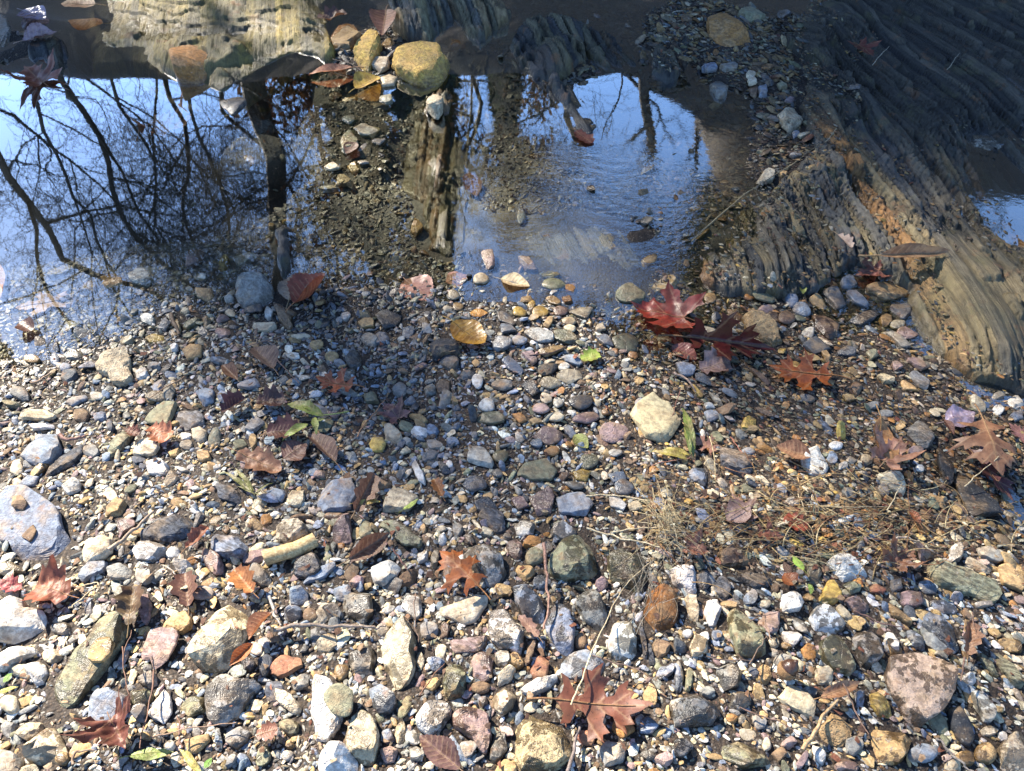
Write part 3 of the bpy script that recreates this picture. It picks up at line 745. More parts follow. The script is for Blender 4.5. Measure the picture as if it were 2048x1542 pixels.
V 1.2 s|olive slate splinter;right of the big purple-brown slab|1770,840 1810,830 1910,960 1900,1000 1800,900
V 1.4 s||1820,780 1880,780 2048,980 2048,1060 1980,1020
T 1.6 ||1880,750 1950,740 2060,780 2060,830 1960,830
T 1.6 f|tan diamond slab;right end of the long blue-green slab|1890,330 1960,310 2048,420 2048,490 1920,430
G 1.5 f||1760,220 1850,210 1960,290 1900,310 1800,280
L 1.3 |small white-blue pebble;below the long blue-green slab|1430,420 1480,405 1545,450 1540,495 1460,480
L 1.3 ||1610,520 1640,470 1700,500 1690,545
W .8 f||1750,540 1850,535 1870,565 1770,575
D 1.7 m||90,370 200,340 220,440 170,470
D 1.5 s||e 290 450 45 80 0
C 1.8 ||60,490 130,470 150,600 140,680 90,620
V 1.4 ||980,420 1050,410 1110,460 1040,490
V 1.4 ||780,300 830,280 870,370 840,450 790,430
W 1.1 |thin white stone;in the straw above the chunky white rock|890,70 1060,25 1060,50 960,90
G 1.2 ||1070,200 1110,165 1125,200 1080,240
L 1.3 ||1060,1060 1120,1050 1120,1140 1080,1170
C 1 ||e 1850 1290 60 30 0
W 1.3 ||e 1930 1320 30 35 0
C 3 |rough grey-cream rock;in the corner below the tan pebble|1900,1390 2000,1280 2100,1260 2100,1560 1930,1560
T 1.6 ||e 1710 1450 60 50 0
C 1.5 ||e 1640 1500 50 45 0
R 1.3 ||1140,440 1190,420 1250,460 1230,490 1160,480
D 1.4 ||1260,400 1330,395 1350,450 1280,480
L 1.2 ||e 450 510 40 50 30
G 1.2 ||e 640 880 60 45 0
D 1.2 ||e 465 950 30 45 0
O 1.2 ||740,810 790,760 840,800 830,870 770,880
C 1.2 ||e 590 770 35 30 0
T 1 ||e 655 790 35 25 0
G 1.2 ||450,1180 520,1230 560,1200 540,1270 480,1290
G 1.2 ||e 800 1060 45 30 30
B 1.2 ||1400,380 1430,360 1460,385 1410,410
B 1.2 ||1680,570 1740,600 1760,660 1700,620
W 1 ||e 780 1470 20 30 0
G 1.2 ||e 200 1060 50 35 0
C 1.1 ||e 530 545 40 25 0
D 1.6 ||0,740 70,770 90,830 0,830
P 1.3 ||930,1490 1000,1440 1100,1480 1090,1530 960,1530
@D
G 4.5 b|square grey rock at the water edge;with a dark reflection behind it|1380,170 1450,130 1560,110 1600,200 1590,270 1500,320 1400,330 1370,250
C 3 tb|tall cream yellow stone;upright near the water left side|620,550 740,540 760,620 765,760 720,785 650,780 620,720 540,690 540,620
L 3 |pale heart-shaped grey stone;above the long tapered slate|80,1160 150,1090 330,1060 350,1160 320,1240 200,1260 100,1200
D 1.6 s|long tapered slate;pointing down to the blue-grey slab|490,1120 490,1180 440,1240 300,1320 190,1370 230,1310 320,1240 400,1150
V 1.6 s|olive finger stone;left of the cream flat pebble|620,1190 640,1110 720,1050 780,1060 750,1120 650,1220
C 1.3 f|cream flat stone;under the small ruffled orange leaf|830,1090 900,1110 940,1150 900,1205 770,1200 790,1140
W 2 q|bright white lozenge stone;below the cream flat stone|840,1215 910,1205 990,1250 980,1310 870,1310 850,1270
C 1.8 k|cream egg-shaped pebble;right of the small ruffled orange leaf|1115,1040 1170,1025 1215,1060 1200,1110 1160,1125 1120,1090
V 1.4 f|olive-grey flat stone;left half of a flat pair|830,980 960,890 1050,890 1000,1000 1000,1030 870,1020
G 1.6 s|banded blue and tan flat stone;right half of a flat pair|1060,900 1190,950 1200,1020 1080,1050 1010,1000
W 1.8 |white hexagon pebble;above the blue-grey slab|340,1360 410,1320 465,1350 460,1400 380,1430
B 1.3 ^1.9|rough brown pebble;lying on the blue-grey slab|70,1440 120,1420 160,1480 130,1530 70,1500
L 1.8 |blue rounded pebble;left of the maroon curled leaf|1140,820 1190,780 1250,810 1250,880 1180,905
L 1.1 f||1390,770 1500,750 1530,790 1470,815 1390,810
L 1.2 ||e 1305 850 40 35 0
W 1.3 t||780,700 850,680 880,740 800,760
L 1.6 ||880,790 930,750 975,770 960,830 900,830
T 1.7 k|rounded tan pebble;right of the tall cream yellow stone|1060,580 1110,540 1180,550 1180,620 1090,640
W 1.2 |small white square stone;right of the tall cream yellow stone|980,540 1040,535 1040,590 1000,590
Y 1.3 |yellow oblong pebble;above the tall cream yellow stone|845,520 880,490 960,490 960,530 880,545
V 1.2 ||1050,510 1100,470 1140,480 1130,520
C 1.6 |cream flat-topped stone;below the square grey rock|1450,440 1500,410 1620,420 1630,470 1540,490
B 2.2 |brown upright stone;right of the square grey rock|1590,300 1640,270 1700,370 1710,450 1690,490 1640,430
W 1.4 ||e 1570 360 28 45 0
K 1 f|thin black slate;under the square grey rock|1420,340 1540,325 1540,370 1430,375
L 1.2 k||370,890 400,865 500,840 515,870 420,910
W .9 k||e 565 850 45 25 0
G 1.5 ||e 430 610 50 40 0
L 1.2 k||e 320 640 30 45 0
L 1.2 k||e 380 680 35 25 0
G 1.4 ||e 240 545 45 35 0
G 1.3 ||e 490 490 60 32 0
T 1 f||e 190 640 45 25 0
W .9 k||e 215 700 20 20 0
G 1.7 ||50,840 80,780 140,800 180,860 110,880
C 1.4 f||80,990 160,935 280,940 350,970 280,1000
W 1 f||150,1020 320,1020 320,1045 200,1055
T .9 ||e 880 870 30 25 0
C .9 ||e 725 905 22 22 0
B 1.4 ||e 470 965 55 35 0
L 1.2 ||e 580 970 35 35 0
D 1.3 ||610,1000 640,960 670,1040 640,1080
W 1 ||e 1085 1085 40 22 0
G 1.2 ||e 1090 1135 40 30 0
V 1.3 ||1350,1110 1420,1090 1450,1150 1380,1170
G 1.1 f||1430,1050 1490,970 1560,1010 1480,1070
T .9 f||e 1480 1120 25 50 0
T 1.2 f||1150,1180 1220,1170 1240,1230 1160,1240
T 1.2 ||970,1170 1050,1150 1060,1200 1000,1210
C 1.4 ||950,1360 1010,1290 1050,1330 980,1390
W .8 f||1010,1260 1140,1300 1060,1300
T 1.6 ||620,1500 680,1440 740,1470 700,1560 600,1550
D 1.6 s|slate-blue oblong stone;left of the cream and blue cube pair|1240,1340 1330,1350 1430,1440 1390,1490 1280,1450
C 1.5 |cream cube stone;left of the bright blue slab|1660,1470 1690,1400 1780,1390 1780,1470 1740,1510
L 1.3 ||1560,1420 1620,1380 1680,1400 1650,1470 1570,1450
L 2.6 |bright blue slab;below the yellow-cream round pebble|1835,1460 1860,1390 1960,1330 2048,1320 2090,1380 2080,1440 2048,1520 1900,1545
T 1.1 k|orange egg pebble;right of the pale brown folded leaf|e 1850 550 40 30 0
T 1.1 k||e 1940 620 45 30 0
L 1.1 ||e 1985 655 35 25 0
W .9 ||e 1715 615 40 25 0
C 2 |submerged cream stone;farthest out in the left pool|260,150 340,90 440,70 440,110 360,150 290,170
T 2.4 t|submerged yellow-tan stone;in the shallows of the left pool|570,140 660,90 740,160 750,220 690,260 610,220
W 2.4 t|submerged white wedge stone;in the shallows of the left pool|750,150 850,80 940,80 920,150 850,210 770,200
T 1.5 ||440,240 510,150 570,200 550,260
P 1.6 f|submerged pink slab;left of the upright yellow pebble|1080,130 1100,0 1200,-10 1180,70
Y 2 |upright yellow pebble;in the water above the square grey rock|1260,130 1290,30 1340,30 1340,110
W 2 ||1340,20 1450,10 1490,50 1400,100
P 1.2 ||770,260 830,220 870,230 830,270
T 1.5 ||e 1200 250 55 45 0
W 1.4 ||e 1170 150 40 30 0
G 1.4 ||e 1090 160 40 30 0
C 1.3 ||e 560 340 40 25 0
G 1.3 ||e 420 440 70 35 -30
W 1.1 q|gleaming white chip;at the wet edge above the yellow oblong pebble|e 860 400 60 30 20
C 1.2 ||e 740 525 55 25 0
G 1.4 s||900,440 970,400 1000,430 960,470
V 1.2 ||1060,440 1110,400 1180,370 1170,420 1080,470
T 1.1 ||e 1030 430 25 55 -20
P 1.2 ||1260,420 1300,370 1350,390 1280,430
P 1.2 ||e 1300 480 50 35 0
G 1.2 ||1230,470 1180,440 1150,490 1200,510
D 1.3 ||e 400 730 55 45 0
G 1.2 ||e 900 670 45 25 30
L 1.3 s||1220,640 1280,620 1370,640 1340,670 1240,660
B 1.3 ||e 1690 360 40 25 0
C 1.1 ||1680,510 1790,480 1830,500 1740,525
W 1 ||470,590 530,570 540,600 490,615
D 1.2 ||300,560 340,530 350,590 310,600
V 1.2 ||e 60 895 60 22 20
G 1.2 ||e 530 1170 45 45 30
C 1.2 k||e 95 1270 38 50 20
L 1.3 k||100,1370 160,1310 230,1320 200,1380 120,1390
T 1 ||e 1020 1010 35 15 0
P 1.2 ||1820,1290 1900,1280 1900,1330 1840,1330
@E
N 1.6 f|large cream-yellow flat stone;right of the shell-like flake bed|1830,810 1880,860 1930,890 2000,1000 1960,1080 1920,1130 1780,1110 1690,960 1720,920
Y 1.6 k|yellow-cream round pebble;above the bright blue slab|165,1130 190,1090 250,1090 270,1130 250,1175 190,1180
C 1.8 |cream leaning stone;right of the yellow-cream round pebble|250,1040 280,1000 350,1050 375,1110 330,1140 270,1110
C 1.6 f|cream and tan flat block;below the white narrow sliver|240,1500 290,1400 340,1380 470,1450 400,1530 250,1530
W 1.1 f|speckled white pointed flake;left of the olive-mauve double flake|750,1120 850,1160 910,1250 890,1280 740,1240
W 1 f|white narrow sliver;above the cream and tan flat block|410,1250 440,1220 510,1350 500,1380 460,1360
K 3 b|jet black rock;below the ochre curled leaf|520,530 600,460 650,480 710,560 690,590 600,600 540,640
D 1.8 ||570,640 620,590 700,620 690,680 640,700
L 1.2 kf||e 790 1370 75 45 0
D 1.3 sf||780,1480 860,1430 940,1530 900,1560 800,1530
W 1.2 ||410,1060 440,1030 520,1050 510,1095 430,1090
L 1.2 ||640,1040 690,995 710,1020 690,1055
L 1.2 ||e 540 1050 40 35 0
G 1.2 ||e 555 1140 50 35 20
L 1.1 ||e 660 1120 40 25 0
D 1.4 ||560,1230 620,1240 650,1300 600,1310
L 1.1 f|round silvery pebble;below the ochre curled leaf|e 945 548 60 40 0
L 1 kf||e 1050 530 45 30 0
W 1 f|long silvery flake;right of the round silvery pebble|e 1170 500 90 42 10
W 1 kf||e 805 770 33 50 0
G 1 f||e 950 790 60 35 0
C 1 kf||e 1230 780 70 32 0
C 1 f|cream notched flake;below the lime green leaf scrap|1255,740 1300,705 1400,705 1425,745 1340,790
W 1.1 kf||e 860 910 50 40 0
P 1 kf||e 1175 930 50 33 0
C 1 kf||e 1265 980 45 28 0
O .9 kf|orange oval flake;in the middle of the flake bed|1000,960 1060,955 1105,1000 1050,1020
D 1.2 kf|dark blue mussel-like pebble;right part of the flake bed|e 1410 890 70 45 0
P .9 f||1110,1110 1200,1030 1300,1060 1310,1110 1220,1150
P 1 kf|mauve-red oval flake;left below the large cream-yellow stone|e 1600 1070 95 55 0
V 1 f|olive-mauve double flake;right of the speckled white pointed flake|1020,1310 1080,1240 1200,1220 1280,1290 1240,1350 1120,1355
Y .9 kf|honey yellow flake;right of the olive-mauve double flake|1355,1300 1420,1285 1475,1300 1440,1360 1380,1350
V 1 kf||e 1455 1240 60 45 0
V 1 kf||e 940 1210 50 35 0
W .8 f||1010,1370 1075,1420 1040,1445
L 1 kf||e 1660 1390 55 55 0
W .8 kf||e 1610 1190 40 25 0
V 1 kf|olive oval pebble;left of the red maple leaf|e 1670 545 85 50 10
L 1 f||1490,510 1560,490 1610,560 1540,560
C 1 f||1490,450 1530,430 1560,470 1500,480
V 1 f||e 1320 510 80 38 10
C 1.1 f|cream wedge flake;at the top of the flake bed|1330,370 1390,335 1490,340 1440,410
C .9 kf||e 1340 420 40 25 0
C .9 kf||e 1345 462 35 23 0
P .9 kf||e 1290 360 42 32 0
Y .8 kf||e 1122 325 25 25 0
Y .9 kf|bright yellow pebble;among tan pebbles at the water edge|e 1170 365 47 36 0
Y .9 kf||e 1050 365 40 32 0
T .9 f||1180,450 1220,390 1260,400 1220,460
T .8 kf||e 690 335 35 25 0
C 1 kf|small cream disc;left of the shallows near the pink leaf|e 665 265 36 28 0
C 1.2 kf|round cream pebble;alone on grey silt under shallow water|e 825 170 45 35 0
V 1.4 k||e 1250 195 75 35 0
V 1.3 ||e 1230 140 60 25 0
O .9 ||e 1350 225 40 25 30
O 1 ||1290,270 1350,260 1370,310 1310,310
P 1.4 f||820,10 900,0 910,90 860,120
P 1.4 f||1030,40 1120,50 1160,130 1070,120
C 2.2 tq|bright cream quartz lump;behind the red maple leaf|1815,220 1850,160 1940,135 2010,190 1960,230 1870,250
V 1.6 f|olive-grey flat stone;left of the red maple leaf in water|e 1700 258 90 52 10
D .9 f||900,340 960,360 1040,430 1010,450 930,420
L .9 f||930,430 1000,440 1040,480 940,490
T .9 f||1060,280 1120,270 1140,310 1050,320
T .9 f||e 1250 300 50 25 20
T .9 f||1140,590 1300,555 1320,580 1200,630
P .9 f||1050,600 1130,590 1160,650 1130,680
L .9 f||940,650 990,620 1080,700 1060,740 980,700
L .9 f||1290,620 1350,600 1430,660 1400,680 1320,660
K .9 kf||e 1215 700 60 35 -10
D .9 f||1040,780 1130,760 1170,830 1120,860
W .8 kf||e 1310 685 35 22 0
C .8 kf||e 1205 870 40 30 30
W .8 kf||e 1275 895 33 30 30
L .9 f||1720,890 1760,860 1810,930 1780,970 1740,950
V .9 f||e 880 985 90 40 0
P .9 kf||e 1440 985 80 35 -10
T .9 f||1100,1000 1140,985 1200,1010 1130,1025
L .9 f||1290,1040 1340,1020 1390,1090 1350,1110
L .9 f||e 1150 1130 35 30 0
O .9 kf||e 1240 1180 45 30 0
O .9 kf||e 1560 950 30 20 0
L .9 f||1560,1310 1660,1300 1680,1350 1600,1370
G .9 f||e 920 1310 35 25 20
G .9 kf||e 1370 1380 60 25 10
P .9 f|mauve slate with notched top;at the foot of the flake bed|1100,1450 1180,1410 1230,1370 1260,1440 1240,1540 1150,1560
L 1.1 f|blue-grey flat slate;right of the mauve notched slate|1260,1430 1400,1400 1490,1480 1440,1560 1280,1550
P .9 f||990,1450 1070,1440 1110,1500 1040,1530
W .9 f|white curled chip;at the foot of the flake bed|1570,1440 1610,1430 1680,1490 1660,1530 1580,1500
C .9 f||1680,1490 1740,1470 1780,1520 1700,1530
W .9 ||e 30 380 33 28 0
T 1.3 |golden brown pebble;left of the ochre curled leaf|90,410 150,380 210,410 200,450 130,450
D 1.3 s||190,360 260,330 370,380 330,440 250,460
D 1.3 s||e 80 640 50 50 0
P 1.1 ||430,680 490,640 520,670 440,710
G 1.2 ||e 170 520 60 40 20
L 1 ||e 240 510 45 50 0
L 1.1 ||e 400 480 45 40 0
T 1 ||e 490 420 35 30 0
V 1.1 ||e 670 560 45 22 0
B 1.3 ||560,790 590,740 650,760 650,830 570,830
G 1.1 ||e 350 810 45 45 0
L 1.2 ||e 410 880 35 25 0
T 1 k|tan oval pebble;above the white grey pebble pair|e 460 980 60 25 20
L .9 ||640,930 690,895 710,930 680,945
G 1.2 ||e 530 810 35 40 0
V 1.2 ||130,840 200,820 230,890 150,890
V 1.1 ||e 390 1030 45 40 0
W .9 k||e 390 1115 25 25 0
W .8 k||e 640 1250 22 22 0
G 1.2 ||e 530 1200 55 30 -20
B 1.2 ||e 240 1370 55 35 0
C .7 f||350,1190 390,1150 420,1180 370,1200
C 1 ||1160,1500 1180,1480 1230,1540 1190,1550
@G
L 1.6 ||975,180 1000,130 1050,130 1075,200 1060,230 980,220
L 1.3 f|long blue-grey flat pebble;left of the long tan slab|990,240 1050,230 1150,320 1140,350 1050,310
D 1.3 f||860,240 950,220 1020,310 960,350
T 1.6 s|long tan slab in shallow water;touching the sunlit bedrock|1120,190 1280,180 1425,220 1400,265 1240,290 1130,240
B 2 m|brown square stone with rust veins;in the right shallows|800,370 930,375 970,430 960,510 900,520 830,450
T 3 tb|speckled tan rock;right of the red maple leaf|400,370 450,335 530,360 620,460 650,540 600,570 500,520 430,460
V 1.3 kf|pale olive oval;above the speckled tan rock|e 525 265 78 38 25
V 1.4 k||e 610 195 60 45 20
O .9 k||e 440 270 30 22 0
L 1.4 k||e 750 340 55 42 30
L 1.4 k||e 690 285 42 45 0
T 1.3 ||780,290 840,250 900,320 880,360
B 1.4 k||e 660 390 50 40 0
D 1.6 ||e 1330 350 70 50 20
D 1.2 sf||1000,420 1100,370 1250,330 1230,370 1090,450
C 1.2 k|cream oval;right of the square brown stone|e 1310 430 50 28 0
P 1.3 |pink-brown oblong pebble;below the cream oval|e 1360 485 70 38 10
T 1 k||e 1480 370 35 23 0
T 1 ||e 1420 295 40 20 0
T 1.2 ||e 1240 405 40 45 0
W 1.1 ||e 785 480 40 33 -20
C 1.4 t|crumbly cream stone;alone in the brown shallow gravel|1185,730 1230,705 1295,730 1290,770 1240,775
P 1 f||1350,640 1430,620 1490,690 1440,710
D 1.4 ||940,600 1000,550 1070,580 1060,630
B 1 f|long brown slate;left of the rust-orange oak leaf|430,700 470,695 570,780 550,800
T .8 f||870,760 940,765 930,800
Y .9 ||80,770 110,770 180,860 150,870
Y 1.4 t|yellow rough stone;below the rust-orange oak leaf|390,1020 440,940 490,980 480,1050 400,1050
L 1.2 ||170,930 250,930 280,980 200,1005
L 1.2 s|grey oblong stone;edge-on in the gravel bank|830,990 860,985 940,1050 910,1085
W 1.1 k||e 950 1140 40 27 0
L 1 k||e 435 1175 40 25 0
W .8 k||e 168 1075 20 30 0
D 2.6 s|dark slate block;below the tan beech leaf stem|270,1150 330,1140 470,1210 470,1300 420,1340 280,1260
W 2.4 q|brilliant white stone;under the brown beech leaf|750,1160 800,1130 850,1150 870,1190 920,1260 880,1310 800,1300 750,1230
C 2.2 |cream boot-shaped stone;right below the brilliant white stone|1190,1290 1250,1260 1330,1300 1380,1380 1360,1430 1270,1400 1200,1340
L 1.6 m||80,1290 160,1250 210,1300 180,1400 110,1340
C .9 ||470,1310 500,1300 570,1370 560,1400
L 1.2 ||570,1380 620,1360 670,1400 650,1430
W 1.1 ||640,1460 700,1430 740,1490 690,1500
G 2.4 sb|grey ridged rock;at the right water edge|1350,1040 1430,980 1480,980 1530,1060 1530,1130 1430,1180 1370,1120
K 1.5 sf|long dark slate;left of the brown pin oak leaf|1530,1140 1570,1150 1640,1280 1630,1380 1570,1380 1540,1240
K 1.8 sf|large blue-black slate;below the brown pin oak leaf|1610,1300 1680,1290 1900,1500 1920,1560 1720,1560
C 1.6 |pinkish cream stone;in the dark right corner shallows|1730,840 1790,860 1840,900 1830,940 1750,940
W 1.3 ||1940,880 2000,840 2048,860 2048,910 1980,920
L 1.3 ||1960,960 2048,930 2048,990 2000,1000
G 1.3 ||e 1900 850 40 25 0
W 1 ||e 1900 930 30 40 30
L 1.3 f||0,650 140,680 110,740 40,740
C .9 f|cream oval slip;above the maroon folded oak leaf|e 185 480 60 35 0
T .9 k||e 215 275 35 35 0
P 1.2 ||e 1420 1170 60 28 -20
P 1.1 ||e 540 345 50 28 0
T .7 k||e 840 560 25 20 0
T .8 f||850,590 880,570 920,640 890,650
D 1.2 f||740,560 830,500 930,580 820,610
V 1.1 f||1120,600 1170,570 1200,620 1150,650
G 1.2 f||1230,470 1290,480 1400,570 1330,580
P 1.2 f||1270,660 1310,650 1340,690 1290,710
G 1.2 f||1370,730 1400,700 1500,770 1480,820 1430,800
W .8 ||e 785 665 25 18 0
D 1 kf||e 780 870 45 25 20
T 1 f||980,850 1040,845 1060,880 1010,890
G 1.1 f||1120,900 1190,890 1200,930 1140,935
O .9 ||e 655 905 20 25 0
W 1.2 ||170,890 230,885 250,920 190,925
B 1.2 ||e 1070 800 30 45 -20
L 1.1 ||e 930 1210 30 40 0
W 1 ||960,1250 1010,1230 1020,1270 970,1280
C .9 ||e 1130 1220 40 30 0
C .9 ||1000,1230 1030,1200 1080,1220 1050,1250
G 1.2 ||980,1400 1040,1380 1080,1440 1020,1470
G 1.3 ||e 1230 1400 40 40 0
C 1.1 ||170,1230 220,1220 270,1290 240,1320
V 1.2 ||210,1060 270,1050 310,1130 250,1130
O 1 ||e 1260 1450 30 20 20
W .9 ||e 1440 1275 30 22 0
@J
T 3 ||-60,200 0,120 100,115 140,180 100,270 0,300 -60,270
Y 6 qbt|upright golden quartz boulder;leftmost of the sunlit yellow boulders|60,310 100,230 160,175 250,185 250,240 220,300 210,340 130,400 80,360
Y 6 qbt|long cream quartz boulder;biggest of the sunlit yellow boulders|290,340 350,280 480,260 610,265 650,340 600,430 500,450 400,430 330,390
C 2 f|cream flat chip;between the two sunlit quartz boulders|155,360 200,330 290,330 290,390 230,420
O 4.5 b|tan wedge boulder;touching the right end of the cream quartz boulder|595,200 640,175 720,210 810,260 780,310 700,290 640,290
C 3.5 t^2|lone pinkish-tan stone;standing out of the dark water|500,580 530,540 600,560 605,640 560,670 510,630
V 2 f|olive angular stone;in the shade behind the tan wedge boulder|890,120 950,65 1000,110 990,190 910,190
V 2 f|olive rhombus stone;in the shade right of the small pebble bar|1440,320 1490,240 1560,300 1540,360 1450,350
C 2 k||230,450 290,425 340,450 320,490 240,500
T 1.4 ||e 280 250 35 30 0
V 1.6 s||770,220 830,190 910,215 900,240 800,240
V 1.6 s||930,230 1020,195 1050,240 960,250
P 1.3 ||1200,370 1250,345 1310,360 1250,375
P 1.2 ||e 1220 400 25 20 0
V 2 |grey-olive cobble;half out of water left of the lone stone|0,760 80,730 110,830 50,900 0,880
C 1.5 ||60,740 130,715 250,750 200,800 120,790
G 1.5 ||170,830 240,790 280,810 230,860
G 1.5 ||90,900 150,830 190,840 180,900 130,930
V 1.5 ||0,690 60,670 110,690 60,730
T 1.4 ||e 60 570 55 30 10
G 1.4 ||e 230 620 80 40 -10
C 1.3 |cream pebble;at the tip of the pebble spit|e 20 1050 40 30 0
T 1.3 ||30,960 90,945 120,990 70,1010
G 1.3 ||80,930 130,910 180,960 120,970
V 1.3 ||e 270 570 40 25 0
W 1 ||e 1395 290 18 12 0
T 1.5 f|ochre flake;glowing in the shallows below the dark ledge|410,1350 440,1260 490,1330 440,1390
T 1.2 |long tan stone;in the shallows right of the grey silt|1740,1530 1800,1490 1870,1480 1850,1530 1780,1560
L 1 k|pale blue round pebble;deep in the centre shallows|e 1060 1265 30 45 0
@A
O 7 b|big orange-brown boulder;left of the sunlit yellow bedrock|1040,270 1130,215 1250,230 1380,270 1405,320 1350,400 1260,440 1180,460 1020,440 1000,360
G 4 b|pale grey smooth rock;at the upper left edge|-60,60 50,60 80,120 80,260 40,330 -60,330
L 3 fs|drowned grey slab;slanting in the left pool|1340,750 1470,600 1540,720 1640,720 1420,930 1330,800
D 1.8 f||1260,590 1400,570 1460,590 1360,690
O 3 |brown boulder;left of the upright golden quartz boulder|1930,180 2000,120 2100,110 2130,180 2080,270 1980,300 1930,260
B 1.4 ||e 1600 1140 40 35 0
W 1.2 |small white pebble;in the dark trunk reflection|1595,1215 1640,1200 1660,1230 1620,1260
Y 1.2 |yellow chip;below the small white pebble in dark water|1640,1290 1700,1270 1710,1300 1660,1310
T 1.2 ||1560,1290 1610,1300 1600,1340 1570,1330
T 1.2 ||e 1460 930 45 30 40
C 1.3 f|flat white stone on the pebble spit;between the pools|1890,980 1950,955 2000,985 1930,1000
C 1.3 ||1950,1080 1990,1040 2030,1060 1970,1090
W 1.2 f|long white flat stone;lowest on the pebble spit|1860,1100 1960,1090 2000,1110 1900,1125
@H
O 5 b|big orange boulder;alone in the shade at the top right|190,90 260,30 350,50 420,110 470,210 400,235 290,250 210,190
V 2.4 ||370,70 430,30 520,40 550,80 500,110 420,110
G 2 ||560,60 650,55 690,90 620,110
C 2.6 t|pale lumpy rock;above the shaded ledge|600,650 690,610 750,640 760,700 690,760 620,710
V 1.6 s|long olive slab;right of the pale lumpy rock|740,590 800,580 1060,680 1040,700 940,700 800,650
W 3.4 tm|wet white quartz rock;largest of three in the right pool|1670,760 1800,750 1980,820 1980,870 1850,890 1700,880
C 2.6 t|cream wet rock;above the wet white quartz rock|1670,680 1720,630 1770,650 1760,750 1680,730
P 2 ||1780,700 1840,680 1900,730 1840,760
L 1.4 k|pale blue pebble;high in the shaded upper corner|e 1830 50 30 33 0
L 1.1 k||e 1785 487 45 20 10
C 1.2 ||e 450 430 30 25 0
C 1.3 |cream cube pebble;on the shaded shingle|430,460 480,440 490,480 440,490
L 1.6 |pale blue cube pebble;on the shaded shingle|490,500 550,485 550,555 500,555
L 1.5 ||170,370 240,350 260,410 180,410
G 1.8 ||260,380 330,335 380,360 370,410 300,410
G 2 ||e 270 500 55 60 0
B 1.2 ||e 470 520 30 40 0
V 1.5 ||600,480 640,475 670,505 620,515
P 1.3 ||640,590 680,560 720,560 690,600
C 1.4 ||200,600 270,580 290,610 230,640
D 1.5 s||490,420 530,420 590,480 550,490
C 2 t|yellowish lump;at the end of the shaded pebble bar|480,1040 540,980 600,1000 580,1050 510,1060
T 1 ||e 645 1010 25 20 0
V 1.5 f||740,710 840,690 890,720 820,760
V 1.3 f||470,890 560,880 570,900 510,905
G 1.3 f||670,910 720,880 750,910 700,930
L 1 ||690,770 730,760 740,790 700,800
C 1.1 f||720,790 800,770 800,785 740,810
L 1.6 ||e 190 390 30 25 0
T 1.6 |orange half-sunk stone;in the upper right pool|1740,270 1830,280 1880,300 1800,320
B 2 ||1730,170 1800,150 1830,200 1760,240
V 1.8 ||e 1960 130 55 40 30
T 1.2 ||1830,960 1880,970 1860,1010 1820,990
G 2 ||1560,420 1680,390 1760,430 1690,500 1600,480
C .9 ||e 1000 635 18 10 0
T 1.3 |tan slate sliver;slanting below the shaded pebble bar|105,1400 210,1315 230,1330 130,1415
"""

def ray_profile(poly, nang=180):
    c = poly.mean(0); a = np.arange(nang) / nang * 2 * math.pi; d = np.stack([np.cos(a), np.sin(a)], 1); r = np.zeros(nang)
    P = poly - c; n = len(P)
    for i in range(n):
        p, q = P[i], P[(i + 1) % n]; e = q - p
        den = d[:, 0] * e[1] - d[:, 1] * e[0]; den = np.where(np.abs(den) < 1e-12, 1e-12, den)
        t = (p[0] * e[1] - p[1] * e[0]) / den; s = (p[0] * d[:, 1] - p[1] * d[:, 0]) / den
        ok = (t > 0) & (s >= -1e-6) & (s <= 1 + 1e-6); r = np.where(ok, np.maximum(r, t), r)
    r[r == 0] = r[r > 0].min() if (r > 0).any() else .01
    return c, a, r

def rnd_unit(n, rs):
    v = rs.normal(size=(n, 3)); return v / np.linalg.norm(v, axis=1, keepdims=True)

